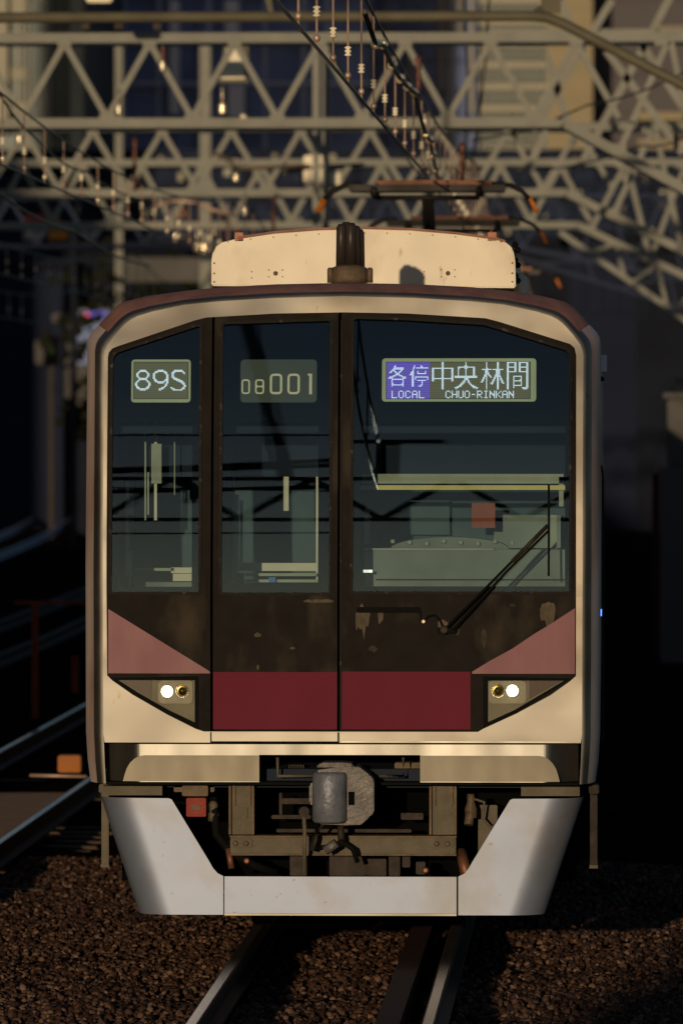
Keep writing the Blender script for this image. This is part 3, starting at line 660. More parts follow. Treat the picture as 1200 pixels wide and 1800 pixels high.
# ---- cab interior
cab = MB().box(-1.25, 1.25, 1.95, 2.0, .95, 3.3).build('cab_partition', M['cabwall'], train)
MB().box(-1.28, 1.28, .2, 2.0, .9, 1.0).build('cab_floor', M['cabdark'], train)
MB().box(-1.28, 1.28, .22, 2.0, fz(760), fz(748)).build('cab_ceiling', M['cabdark'], train)
def cb(name, px0, py0, px1, py1, y, m, th=.03, parent=cab):
    a, b = at(px0, py1, y), at(px1, py0, y); return MB().box(a.x, b.x, y, y + th, a.z, b.z).build(name, M[m], parent)
def Yi(y): return y
cb('cab_header', 190, 735, 1010, 838, 1.0, 'cabdark', .04)
for a in ((220, 845, 226, 965), (220, 967, 231, 1013), (253, 740, 256, 915), (270, 742, 275, 915), (258, 830, 261, 905), (305, 742, 307, 870)):
    cb('grab_pole', *a, .8, 'cabpale' if a[0] in (220, 270) else 'cabblind', .02)
cb('card_holder', 218, 878, 233, 905, .72, 'cabpale', .04)
cb('pole_bracket', 265, 780, 283, 850, .78, 'cabblind')
cb('window_sill', 300, 998, 345, 1008, 1.1, 'cabpale', .08); cb('sill_panel', 303, 1009, 345, 1024, 1.15, 'cabpale'); cb('console_side', 255, 1024, 345, 1034, .6, 'cabdesk', .3)
cb('sill_rail', 235, 999, 305, 1004, 1.1, 'cabblind')
for a in ((412, 870, 419, 1012), (421, 880, 426, 1000), (498, 838, 507, 898), (555, 838, 559, 1020)): cb('door_frame', *a, .9, 'cabpale')
cb('door_frame', 408, 838, 412, 1026, .88, 'cabblind')
cb('window_sill', 420, 990, 562, 1004, .95, 'cabpale', .06)
for b_ in ((430, 1008, 556, 1013), (430, 1019, 560, 1024)): cb('sill_rail', *b_, .85, 'cabblind')
cb('sill_panel', 408, 1008, 428, 1030, .9, 'cabdesk'); cb('blue_clip', 472, 1015, 484, 1024, .8, 'cabblue')
cb('sun_blind', 636, 833, 990, 850, .7, 'cabblind'); cb('blind_bar', 625, 853, 1000, 861, .66, 'cabyellow')
cb('window_post', 640, 893, 650, 957, .7, 'cabblind'); cb('window_post', 968, 905, 978, 1000, .7, 'cabblind'); cb('window_post', 982, 838, 990, 890, .7, 'cabblind')
cb('orange_notice', 829, 884, 870, 928, 1.4, 'cabred', .01)
q = []
for k in range(13):
    a = R(180 - 180 * k / 12); v_ = at(790 + 105 * math.cos(a), 966 - 22 * math.sin(a), .6); q.append((v_.x, v_.z))
MB().prism(q, .6, .8).build('instrument_hood', M['cabdesk'], cab)
cb('control_desk', 640, 966, 1010, 1045, .5, 'cabdesk', .5); cb('desk_rim', 640, 964, 868, 967, .48, 'cabblind', .1); cb('desk_rim', 660, 1018, 1000, 1020, .47, 'cabdark', .03)
cb('cab_side_wall', 560, 838, 628, 1045, .5, 'cabdark', 1.0)

cb('driver_seat', 640, 930, 688, 1040, 1.3, 'cabdark', .2)
cb('side_cabinet', 868, 905, 985, 966, 1.7, 'cabdesk', .15); cb('fuse_box', 700, 880, 790, 940, 1.85, 'cabwall', .08)
for k in range(9): MB().lathe(tuple(at(690 + k * 30, 955 + (k % 3) * 2, .58)), [(.012, 0), (.012, .02)], 8).build('desk_knob', M['cabblind'], cab)
for a, b in ((632, 880), (648, 905), (640, 930)): MB().tube([tuple(at(a, b, 1.2)), tuple(at(a + 24, b + 40, 1.2))], .015, 6).build('cab_cable', M['cabdark'], cab)
# ---- carriages behind the leading one
def section(y0, y1):
    mb = MB(); ring_ = [(fx(a), fz(b)) for a, b in OUTL]
    return mb.prism(ring_, y0, y1)
for y0 in (20.2, 40.4):
    c2 = section(y0, y0 + 19.6).build('carriage', M['steel_side'], train)
    for k in range(3): MB().prism([(-.9, 3.6), (-.9, 3.92), (-.7, 4.0), (0, 4.03), (.7, 4.0), (.9, 3.92), (.9, 3.6)], y0 + 3 + k * 6, y0 + 5.6 + k * 6).build('air_conditioner', M['cream'], c2) if k != 0 else None
MB().box(-1.0, 1.0, 19.6, 20.2, 1.0, 3.4).build('gangway', M['void'], train)
MB().box(1.385, 1.398, 1.2, 1.25, fz(1092), fz(1080)).build('side_blue_lamp', M['bluelamp'], train)
MB().lathe((1.40, .9, fz(663)), [(.012, -.015), (.016, .0), (.006, .012)], 10, 'X').build('side_marker', M['tail'], train)
MB().box(1.39, 1.425, .8, 1.0, fz(650), fz(620)).build('side_marker', M['b_slate'], train)
MB().tube([(1.39, .5, 1.1), (1.405, .5, 1.15), (1.405, .5, 2.6), (1.39, .5, 2.65)], .008, 8).build('handrail', M['iron'], train)

# ---- pantographs
def pantograph(y, z):
    pg = MB().box(-.7, .7, y - .8, y + .8, 3.85, 3.93).build('pantograph', M['iron'], train)
    for sy in (-.22, .22):
        yy = y + sy
        MB().box(-.40, .52, yy - .03, yy + .03, z - .008, z + .012).build('contact_strip', M['copper'], pg)
        MB().box(-.62, .62, yy - .02, yy + .02, z - .075, z - .021).build('strip_carrier', M['pantodark'], pg)
        for sx in (-1, 1):
            pts = [(sx * .52, yy, z - .01), (sx * .66, yy, z - .02), (sx * .76, yy, z - .07), (sx * .83, yy, z - .14)]
            h = MB().tube(pts, .015, 8).build('horn', M['pantodark'], pg)
            MB().tube([(sx * .825, yy, z - .13), (sx * .875, yy, z - .235)], .018, 8).build('horn_tip', M['orange'], h)
            MB().lathe((sx * .42, yy, z - .11), [(.03, 0), (.035, .04), (.03, .07)], 10).build('strip_spring', M['pantodark'], pg)
    MB().tube([(-.42, y - .22, z - .08), (-.42, y + .22, z - .08)], .015, 6).tube([(.42, y - .22, z - .08), (.42, y + .22, z - .08)], .015, 6).build('head_tie', M['pantodark'], pg)
    MB().tube([(-.42, y, z - .12), (.42, y, z - .12)], .022, 8).build('head_pivot', M['pantodark'], pg)
    MB().tube([(-.02, y + .0, z - .12), (-.03, y + 1.0, 4.35)], .028, 8).tube([(.02, y, z - .12), (.03, y + 1.0, 4.35)], .028, 8).build('upper_arm', M['pantodark'], pg)
    MB().tube([(0, y + 1.0, 4.35), (0, y - .3, 3.95)], .05, 8).build('lower_arm', M['pantodark'], pg)
    for sx in (-.6, .6):
        for sy in (-.6, .6): MB().lathe((sx, y + sy, 3.66), [(.05, 0), (.07, .03), (.045, .06), (.07, .09), (.045, .12), (.07, .15), (.045, .19)], 10).build('roof_insulator', M['redins'], pg)
for y_, z_ in ((19.4, 4.80), (29.7, 4.80), (53.0, 4.80)): pantograph(y_, z_)

# ================================================================== THE SETTING
gr = MB()
gr.add([(-1500, -300, -.36), (1500, -300, -.36), (1500, 2400, -.36), (-1500, 2400, -.36)], [(0, 1, 2, 3)])
g_ = gr.build('ground', M['ground']); g_['kind'] = 'structure'
# ballast bed near the camera, with a gentle shoulder
bm = bmesh.new(); nx, ny = 60, 60
def bedz(x, y): return -.20 + .018 * math.sin(x * 2.3 + y * 1.1) + .012 * math.sin(y * 3.7 - x) - .06 * max(0, abs(x - .0) - 1.6) * (x > 0) - .05 * max(0, (-x) - 1.3) * max(0, 1 - max(0, -x - 1.3) / 1.6)
vv = [[bm.verts.new((-6 + 11 * i / nx, -12 + 60 * j / ny, bedz(-6 + 11 * i / nx, -12 + 60 * j / ny))) for i in range(nx + 1)] for j in range(ny + 1)]
for j in range(ny):
    for i in range(nx): bm.faces.new((vv[j][i], vv[j][i + 1], vv[j + 1][i + 1], vv[j + 1][i])).smooth = True
me = bpy.data.meshes.new('ballast_bed'); bm.to_mesh(me); bm.free(); o = link('ballast_bed', me, M['ground']); o['kind'] = 'structure'

# loose stones (nobody could count them)
def stones(n, xr, yr, avoid):
    ico = bmesh.new(); bmesh.ops.create_icosphere(ico, subdivisions=1, radius=1); base = np.array([v.co[:] for v in ico.verts]); fc = np.array([[v.index for v in f.verts] for f in ico.faces]); ico.free()
    x = rng.uniform(*xr, n); y = rng.uniform(*yr, n); keep = np.array([not avoid(a) for a in x]); x, y = x[keep], y[keep]; n = len(x)
    s = rng.uniform(.010, .024, n)
    z = np.array([bedz(a, b) for a, b in zip(x, y)]) + rng.uniform(-.004, .016, n)
    ax = rng.uniform(.6, 1.35, (n, 3)) * s[:, None]
    ang = rng.uniform(0, 6.283, (n, 3)); V = np.empty((n, 12, 3))
    V[:] = base[None] * (1 + rng.uniform(-.28, .28, (n, 12, 1))); V *= ax[:, None, :]
    for i, (a, b) in enumerate(((0, 1), (1, 2), (0, 2))):
        c_, s_ = np.cos(ang[:, i])[:, None], np.sin(ang[:, i])[:, None]; p_, q_ = V[:, :, a].copy(), V[:, :, b].copy(); V[:, :, a] = p_ * c_ - q_ * s_; V[:, :, b] = p_ * s_ + q_ * c_
    V[:, :, 0] += x[:, None]; V[:, :, 1] += y[:, None]; V[:, :, 2] += z[:, None]
    F = (fc[None] + (np.arange(n) * 12)[:, None, None]).reshape(-1, 3)
    me = bpy.data.meshes.new('ballast'); me.vertices.add(n * 12); me.vertices.foreach_set('co', V.reshape(-1))
    me.loops.add(F.size); me.loops.foreach_set('vertex_index', F.reshape(-1).astype(np.int32)); me.polygons.add(len(F))
    me.polygons.foreach_set('loop_start', np.arange(0, F.size, 3, dtype=np.int32)); me.update(calc_edges=True)
    # a tone per stone, as an attribute
    at_ = me.attributes.new('tone', 'FLOAT', 'FACE'); at_.data.foreach_set('value', np.repeat(rng.uniform(0, 1, n), 20).astype(np.float32))
    return me
mst = M['stone']; n_, l_ = mst.node_tree.nodes, mst.node_tree.links
att = n_.new('ShaderNodeAttribute'); att.attribute_name = 'tone'
rmp = n_.new('ShaderNodeValToRGB'); cr = rmp.color_ramp
cr.elements[0].color = (.012, .006, .004, 1); cr.elements[1].color = (.125, .073, .045, 1)
e_ = cr.elements.new(.45); e_.color = (.036, .017, .010, 1); e_ = cr.elements.new(.8); e_.color = (.066, .036, .024, 1)
l_.new(att.outputs['Fac'], rmp.inputs[0]); l_.new(rmp.outputs[0], n_['Principled BSDF'].inputs['Base Color'])
railx = [(-.5335 - .035), (.5335 + .035)]
def av(x): return any(abs(x - c) < .06 for c in (-.566, .566, -2.77, -3.83, .40))
me = stones(84000, (-4.6, 3.7), (-4.0, 12), av); o = link('ballast', me, M['stone']); o['kind'] = 'stuff'; tag(o, 'loose brown crushed stone ballast around the rails', 'ballast')

# tracks
def offset_line(pts, off):
    o = []
    for i, p in enumerate(pts):
        a = Vector(pts[max(i - 1, 0)]); b = Vector(pts[min(i + 1, len(pts) - 1)]); t = (b - a).normalized(); o.append((p[0] + t.y * off, p[1] - t.x * off))
    return o
def sweep_rail(pts, z, root, nmr='rail'):
    sec = [(-.063, -.15), (-.063, -.135), (-.009, -.115), (-.009, -.04), (-.033, -.03), (-.033, -.004), (-.024, 0.0), (.024, 0.0), (.033, -.004), (.033, -.03), (.009, -.04), (.009, -.115), (.063, -.135), (.063, -.15)]
    V, F, mi = [], [], []; ns = len(sec)
    for i, p in enumerate(pts):
        a = Vector(pts[max(i - 1, 0)]); b = Vector(pts[min(i + 1, len(pts) - 1)]); t = (b - a).normalized()
        for sx, sz in sec: V.append((p[0] + t.y * sx, p[1] - t.x * sx, z + sz))
    for i in range(len(pts) - 1):
        for k in range(ns): F.append((i * ns + k, i * ns + (k + 1) % ns, (i + 1) * ns + (k + 1) % ns, (i + 1) * ns + k)); mi.append(1 if k in (6,) else 0)
    F += [tuple(range(ns)), tuple(len(V) - ns + k for k in range(ns))[::-1]]; mi += [0, 0]
    off = ROOTLOC[root.name]; me = bpy.data.meshes.new(nmr); me.from_pydata([(a - off.x, b - off.y, c_ - off.z) for a, b, c_ in V], [], F)
    me.materials.append(M['railside']); me.materials.append(M['rail']); me.polygons.foreach_set('material_index', mi)
    bm = bmesh.new(); bm.from_mesh(me); bmesh.ops.recalc_face_normals(bm, faces=bm.faces); bm.to_mesh(me); bm.free(); return link(nmr, me, None, root)
slm = MB().box(-1.05, 1.05, -.12, .12, -.34, -.205).v
def track(label, pts, sl=None, dull=False):
    t = thing('railway_track', label, 'railway track', (pts[0][0], pts[0][1], 0))
    for s_ in (-1, 1):
        ro = sweep_rail(offset_line(pts, s_ * .5665), 0, t)
        if dull: ro.data.materials[1] = M['railside']
        if 'curving' in label: ro.data.materials[1] = M['railsheen']; ro.data.materials[0] = M['railsheen']
    if sl:
        m0 = None
        for k in range(int((sl[1] - sl[0]) / .62)):
            y = sl[0] + k * .62; x = np.interp(y, [p[1] for p in pts], [p[0] for p in pts])
            if m0 is None: s0 = MB().box(-1.03, 1.03, -.11, .11, -.34, -.215).build('sleeper', M['sleeper'], bevel=.015); m0 = s0.data; s0.parent = t
            else: s0 = link('sleeper', m0, None, t)
            s0.location = (x - pts[0][0], y - pts[0][1], 0)
    return t
t1 = track('main railway track under the stainless train', [(0, -60), (0, 0), (0, 70)], (-4.4, 2.2))
off = ROOTLOC[t1.name]
MB().box(.30, .42, -60, 3, -.16, -.03).build('guard_rail', M['railside'], t1)
track('straight neighbouring track just left of the train', [(-3.3, -60), (-3.3, 40), (-3.3, 150)], (6, 26))
track('third track from the train, bending gently left', [(-6.6, 0), (-6.65, 60), (-7.0, 90), (-7.9, 130), (-9, 160)], dull=True)
curve = [(-11.2, 20), (-11.3, 70), (-12.1, 115), (-13.9, 160), (-16.8, 211), (-21, 270), (-26.5, 337)]
cs = []
ys_ = [c_[1] for c_ in curve]; xs_ = [c_[0] for c_ in curve]
co = np.polyfit(ys_, xs_, 3)
for y in np.arange(40, 340, 10): cs.append((float(np.polyval(co, y)), float(y)))
track('far curving track at the left edge with sky sheen painted on its rails', cs)

# things beside the left track
p = at(120, 1345, 21); tag(MB().box(p.x - .095, p.x + .095, 21, 21.25, p.z - .07, p.z + .07).build('orange_box', M['orangebox'], bevel=.01, origin=(p.x, 21, p.z)), 'small orange box beside the neighbouring track', 'box')
MB_ = MB(); a, b = at(52, 1364, 21), at(152, 1366, 21); tag(MB_.tube([(a.x, 20.9, a.z), (b.x, 20.9, b.z)], .012, 6).build('cable_pipe', M['bronze'], origin=(a.x, 20.9, a.z)), 'thin pipe lying across the track under the orange box', 'pipe')
p0 = at(0, 1372, 20.5); tag(MB().box(-4.9, -2.86, 12, 20.6, -.19, -.155).build('crossing_panel', M['crossing'], bevel=.01, origin=(-3.9, 16, -.2)), 'flat brown crossing panel in the neighbouring track', 'crossing panel')
p = at(130, 1175, 34); tag(MB().box(p.x - .035, p.x + .035, 34, 34.08, p.z - .25, p.z + .11).build('orange_post', M['fence'], origin=(p.x, 34, p.z - .25)), 'short orange marker post left of the train', 'post')
fr_ = thing('rail_barrier', 'rust red pipe barrier standing left beside the tracks', 'barrier', tuple(at(60, 1190, 30)))
a, b, c_ = at(60, 1190, 30), at(60, 1060, 30), at(150, 1060, 30)
MB().bar((a.x, 30, a.z - .4), (b.x, 30, b.z), .06, .06).build('post', M['fence'], fr_); MB().bar((b.x - .2, 30, b.z), (c_.x, 30, c_.z), .03, .03).build('rail', M['fence'], fr_)

# ---- gantries
def gantry(label, y, zt, zb, x0, xk, x1, pitch, ph, knee, m='gantry', cw=.115, bw=.085, depth=.75, leg=True, left_leg=None):
    """box truss over the tracks; right of xk the lower chord bends down into the knee"""
    t = thing('overhead_gantry', label, 'gantry', (x0, y, 0))
    off = Vector((x0, y, 0)); H = zt - zb
    proto = {}
    def brace(a, b, w_=bw):
        a, b = Vector(a), Vector(b); key = (round((b - a).x, 3), round((b - a).y, 3), round((b - a).z, 3), w_)
        if key not in proto:
            o = MB().bar((0, 0, 0), b - a, w_, w_ * .8).build('brace', M[m]); o.parent = t; proto[key] = o.data
        else: o = link('brace', proto[key], None, t)
        o.location = a - off
    for yy in (y, y + depth):
        MB().box(x0, x1, yy, yy + cw * .9, zt - cw / 2, zt + cw / 2).build('top_chord', M[m], t)
        MB().box(x0, xk, yy, yy + cw * .9, zb - cw / 2, zb + cw / 2).build('bottom_chord', M[m], t)
        kx = x1; kz = zb - knee * (x1 - xk)
        MB().bar((xk, yy + cw * .45, zb), (kx, yy + cw * .45, kz), cw, cw * .9).build('knee_chord', M[m], t)
        if yy > y: continue
        x = x0 + ph; k = 0
        while x < xk + .2:
            brace((x, yy + .05, zb + cw / 2), (x + pitch / 2, yy + .05, zt - cw / 2)); brace((x + pitch / 2, yy + .05, zt - cw / 2), (x + pitch, yy + .05, zb + cw / 2)); x += pitch
        # knee bay lattice
        while x < x1 - .3:
            za = zb - knee * (x - xk); zc = zb - knee * (x + pitch - xk)
            brace((x, yy + .05, za), (x + pitch * .6, yy + .05, zt)); brace((x + pitch * .6, yy + .05, zt), (x + pitch * 1.0, yy + .05, zc)); x += pitch * 1.0
    x = x0 + ph
    while x < xk: 
        MB().box(x - .03, x + .03, y + cw * .9, y + depth, zb - .03, zb + .03).build('cross_tie', M[m], t); x += pitch * 2
    # second (lower) knee member, then the column outside the frame
    if leg:
        for yy in (y, y + depth): MB().box(x1 - .09, x1 + .09, yy, yy + .1, -.36, zt).build('column', M[m], t)
        zk = zb - knee * (x1 - xk)
        MB().bar((xk - .3, y + .05, zb - .12), (x1, y + .05, zk - .95), cw * .8, cw * .8).build('knee_brace', M[m], t)
        for k in range(4):
            xa = xk + (x1 - xk) * (k + .3) / 4; xb = xk + (x1 - xk) * (k + .9) / 4
            f1 = lambda q: zb - knee * (q - xk); f2 = lambda q: zb - .12 - (zb - .12 - zk + .95) * (q - xk + .3) / (x1 - xk + .3)
            brace((xa, y + .05, f2(xa)), (xb, y + .05, f1(xb)), bw * .8); brace((xb, y + .05, f1(xb)), (xb + .15, y + .05, f2(xb + .15)), bw * .8)
    if not leg:
        for yy in (y, y + depth): MB().box(x1 - .09, x1 + .09, yy, yy + .1, -.36, zt).build('column', M[m], t)
    x = x0 + ph
    while x < x1 - .5:
        zz = zb if x < xk else zb - knee * (x - xk)
        MB().box(x - .09, x + .09, y - .012, y - .002, zz - .02, zz + .10).build('gusset', M[m], t); MB().box(x + pitch / 2 - .08, x + pitch / 2 + .08, y - .012, y - .002, zt - .10, zt + .02).build('gusset', M[m], t); x += pitch
    for yy in (y, y + depth): MB().box(x0 - .09, x0 + .09, yy, yy + .1, -.36, zt).build('column', M[m], t)
    return t
def zat(py, y): return 2.89 + (740 - py) * (y + 40) / FPX
def xat(px, y): return 1.40 + (px - 1058) * (y + 40) / FPX
gantry('nearest pale lattice gantry with tall triangles behind the tube arch', 47, zat(65, 47), zat(215, 47), -13.5, xat(990, 47), xat(1330, 47), 1.0, .09, .55, leg=False, bw=.072)
gantry('second lattice gantry, its lower chord just above the pantograph', 67, zat(222, 67), zat(338, 67), -13.8, xat(995, 67), xat(1320, 67), 1.0, .35, .50, leg=False, bw=.078)
gantry('third lattice gantry, seen level with the pantograph horns', 84, zat(285, 84), zat(395, 84), -14, xat(1015, 84), xat(1310, 84), 1.0, .2, .48)
gantry('fourth and farthest lattice gantry, thin and dim over the train roof', 118, zat(345, 118), zat(432, 118), -14.5, xat(900, 118), 6.5, 1.15, .4, .2, m='b_edge', cw=.10, bw=.07)  # its dimness is put into the darker colour
# nearest tube arch
ta = thing('tube_gantry', 'near round steel tube arch bending down at the right', 'gantry', (-13, 35, 0))
y = 35; pts = [(-13, zat(31, y)), (xat(930, y), zat(28, y)), (xat(960, y), zat(30, y)), (xat(990, y), zat(42, y)), (xat(1200, y), zat(150, y)), (4.6, zat(330, y))]
MB().tube([(a, y, b) for a, b in pts], .056, 12).build('arch_tube', M['gantry2'], ta)
MB().tube([(4.6, y, zat(325, y)), (4.6, y, -.36)], .09, 12).build('column', M['gantry2'], ta)
MB().tube([(-13, y, zat(20, y)), (-13, y, -.36)], .09, 12).build('column', M['gantry2'], ta)
MB().prism([(xat(930, y), zat(0, y) + .4), (xat(955, y), zat(20, y)), (xat(985, y), zat(25, y)), (xat(985, y), zat(0, y) + .4)], y - .02, y + .02).build('gusset', M['gantry2'], ta)
MB().tube([(xat(935, y), y + .3, zat(22, y)), (xat(1100, y), y + .3, zat(-80, y))], .035, 8).build('stay', M['gantry2'], ta)
for px in (142, 200, 268): MB().box(xat(px, y), xat(px + 14, y), y + .02, y + .1, zat(50, y), zat(39, y)).build('clamp', M['iron'], ta)
MB().box(xat(470, y), xat(478, y), y, y + .06, zat(26, y), zat(26, y) + .8).bar((xat(478, y), y, zat(26, y)), (xat(460, y), y, zat(-40, y)), .05, .05).build('stay', M['gantry2'], ta)
# right upper bracing from a nearer portal, in front of the far towers
pb = thing('portal_brace', 'pale steel diagonal brace frame in the top right corner', 'steel brace', (xat(1200, 60), 60, 0)); y = 60
for (a, b, c_, d) in ((935, 230, 1075, 0), (960, 95, 1010, 255), (985, 0, 1030, 110), (1015, 300, 1190, -30), (1115, 60, 1200, 190), (1065, 90, 1200, 270), (925, 300, 960, 230)):
    MB().bar((xat(a, y), y, zat(b, y)), (xat(c_, y), y, zat(d, y)), .10, .08).build('brace', M['gantry'], pb)
MB().box(xat(860, y), xat(1290, y), y + .1, y + .2, zat(62, y), zat(50, y)).build('chord', M['gantry'], pb)
MB().box(xat(1280, y), xat(1300, y), y, y + .2, -.36, 8.6).build('column', M['gantry'], pb)
# gusset plates at the bottom right
for (y, cx, cy) in ((47, 1110, 382), (67, 1015, 330)):
    pass

# mid-field masts under the gantries
for i, (px, y, py0, w_, lab) in enumerate(((128, 150, 395, .16, 'thin dark mast left of the train, beyond the gantries'), (208, 160, 60, .20, 'pale mast standing at left between the gantry bays'), (555, 57, 70, .09, 'pale upright post between the two nearest gantries'), (572, 58, 70, .09, 'second pale upright post beside its twin near the centre'), (360, 130, 60, .25, 'grey blue mast behind the white trapezoid board'))):
    x = xat(px, y); tag(MB().box(x - w_ / 2, x + w_ / 2, y, y + w_, -.36, zat(py0, y)).build('mast', M['gantry' if i != 0 else 'b_dark'], origin=(x, y, -.36)), lab, 'mast')

# ---- catenaries
def catenary(label, pts_fn, d0, d1, zc, zm, span, sag, dstep, wr=.010, m='bronze', droppers=True, ph=0.0):
    t = thing('catenary_line', label, 'overhead line', (pts_fn(d0), d0 - 40, 0))
    ds = np.arange(d0, d1, 2.0)
    MB().tube([(pts_fn(d), d - 40, zc) for d in ds], wr, 6).build('contact_wire', M['wire'], t)
    f = lambda d: zm - sag * 4 * (((d + ph) % span) / span) * (1 - ((d + ph) % span) / span)
    MB().tube([(pts_fn(d), d - 40, f(d)) for d in ds], wr, 6).build('messenger_wire', M['wire'], t)
    if droppers:
        d = d0 + .5; m0 = {}
        while d < d1 - 1 and d < 150:
            MB().tube([(pts_fn(d), d - 40, zc), (pts_fn(d), d - 40, f(d))], .0065, 5).build('dropper', M[m], t)
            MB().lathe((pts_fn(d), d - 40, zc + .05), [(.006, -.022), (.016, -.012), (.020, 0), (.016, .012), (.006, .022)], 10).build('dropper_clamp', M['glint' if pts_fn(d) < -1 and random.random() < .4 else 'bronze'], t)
            q0 = f(d); MB().lathe((pts_fn(d), d - 40, zc + .16), [(.010, 0), (.024, .008), (.010, .02), (.024, .03), (.010, .042), (.024, .052), (.010, .06)], 8).build('dropper_insulator', M['white'], t)
            d += dstep
    return t
catenary('overhead line above the train, running down to its pantograph', lambda d: -.12 + .12 * min(1, max(0, (d - 34) / 25)), 30, 190, 4.85, 5.75, 47, .35, 2.1, ph=12)
catenary('second overhead line above the neighbouring left track', lambda d: -3.3, 40, 190, 4.9, 5.8, 50, .5, 2.2, ph=3)
catenary('third overhead line, above the bending left track', lambda d: -6.8, 60, 190, 4.9, 5.8, 50, .5, 2.6, ph=20)
catenary('fourth overhead line, far left over the curving track', lambda d: -10.2, 90, 190, 4.9, 5.9, 50, .5, 3.2, ph=33)
catenary('overhead line right of the train, low behind its roof corner', lambda d: 3.5, 60, 190, 4.9, 5.8, 50, .5, 2.6, ph=41)

def wire(label, pts, r_=.012, m='wire'):
    P0 = pts[0]; n = 12; L = []
    for a, b in zip(pts[:-1], pts[1:]):
        for k in range(n):
            t = k / n; L.append(Vector(a).lerp(Vector(b), t) - Vector((0, 0, .06 * 4 * t * (1 - t))))
    L.append(Vector(pts[-1])); o = MB().tube(L, r_, 6).build('feeder_cable', M[m], origin=tuple(P0)); return tag(o, label, 'cable')
wire('thin cable rising to the right edge above the pantograph', [at(830, 246, 50), at(1030, 185, 46), at(1215, 120, 42)])
wire('lower thin cable at right with a small clamp', [at(935, 300, 55), at(1125, 255, 50), at(1215, 235, 48)])
wire('dark cable crossing the upper left corner', [at(-20, 130, 20), at(60, 240, 24), at(150, 300, 30), at(260, 350, 40)], .010)
wire('dark cable sinking from the left edge towards the roof', [at(-20, 325, 22), at(130, 405, 30), at(260, 465, 45)], .012)
wire('dark cable hanging behind the pantograph at the centre', [at(815, -20, 60), at(822, 140, 62), at(815, 320, 64)], .018)
wire('looped dark cable in front of the grey tower', [at(860, -30, 50), at(852, 120, 52), at(822, 330, 55)], .014)
wire('dark guy wire crossing from the top centre to the pantograph', [at(590, 108, 26), at(680, 220, 30), at(765, 335, 38)], .011)

# insulated anchor string above the train: beads on a wire
st = thing('insulator_string', 'string of shiny bead insulators on a wire above the pantograph', 'insulator', tuple(at(655, 72, 5.5)))
bead = [(660, 77), (673, 78), (689, 115), (703, 138), (716, 152), (728, 162), (747, 235), (755, 246), (760, 271), (765, 296)]
bw_ = [at(a, b, 5 + i * 1.6) for i, (a, b) in enumerate([(640, 20)] + bead + [(772, 325)])]
MB().tube(bw_, .016, 6).build('wire', M['wire'], st)
for i, (a, b) in enumerate(bead):
    q = at(a, b, 5 + (i + 1) * 1.6); MB().lathe((q.x, q.y, q.z), [(.014, -.03), (.030, -.018), (.036, 0), (.030, .018), (.014, .03)], 14, 'Y').build('bead', M['glint'], st)
# small separate insulators and fittings; bright ones carry the sun glint in their colour
SM = [(208, 192, 47, 'white insulator on the nearest gantry chord at left'), (390, 190, 47, 'white lamp-shaped insulator on the nearest gantry chord'), (285, 115, 45, 'round white insulator hanging inside the nearest gantry'), (414, 310, 60, 'bright insulator hanging left of the centre'), (500, 300, 60, 'insulator beside the white cabinet'), (345, 436, 70, 'left one of three low bright insulators'), (358, 436, 72, 'middle one of three low bright insulators'), (376, 430, 74, 'right one of three low bright insulators'), (308, 416, 70, 'dim insulator low over the left track'), (270, 372, 66, 'insulator at the end of the curved arm'), (430, 372, 66, 'small insulator left of the pantograph'), (760, 271, 30, 'bright insulator right above the pantograph'), (812, 312, 34, 'bright insulator low on the right rod'), (746, 234, 26, 'small insulator on the anchor wire'), (32, 245, 50, 'insulator at the far left bracket'), (903, 232, 48, 'dark clamp on the rising cable')]
for px, py, y, lab in SM:
    q = at(px, py, y); s_ = .05 if y < 62 else .06
    if y < 40: s_ = .035
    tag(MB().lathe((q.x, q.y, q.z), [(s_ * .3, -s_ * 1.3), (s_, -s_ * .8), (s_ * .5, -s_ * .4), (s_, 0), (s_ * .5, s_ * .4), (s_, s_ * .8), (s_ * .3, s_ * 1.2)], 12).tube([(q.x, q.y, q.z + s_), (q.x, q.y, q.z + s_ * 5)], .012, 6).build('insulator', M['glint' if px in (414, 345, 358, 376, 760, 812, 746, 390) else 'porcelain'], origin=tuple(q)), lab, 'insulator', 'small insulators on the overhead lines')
RD = [(735, 98, 160, 30, 'rust red rod insulator hanging at the top centre'), (812, 250, 318, 32, 'rust red rod right of the droppers'), (286, 80, 120, 45, 'rust red rod above a round insulator'), (236, 240, 335, 60, 'dark brown rod inside the second gantry'), (480, 345, 400, 60, 'brown rod left of the pantograph'), (400, 375, 425, 70, 'brown rod low on the left'), (760, 380, 410, 60, 'brown rod behind the pantograph'), (1187, 235, 262, 46, 'red round fitting at the right edge')]
for px, p0, p1, y, lab in RD:
    a, b = at(px, p0, y), at(px, p1, y); n = 9; pr = []
    for k in range(n + 1): pr += [(.018 if k % 2 else .034, (a.z - b.z) * k / n)]
    tag(MB().lathe((a.x, y, b.z), pr, 10).build('rod_insulator', M['redins'], origin=(a.x, y, b.z)), lab, 'insulator', 'brown rod insulators')
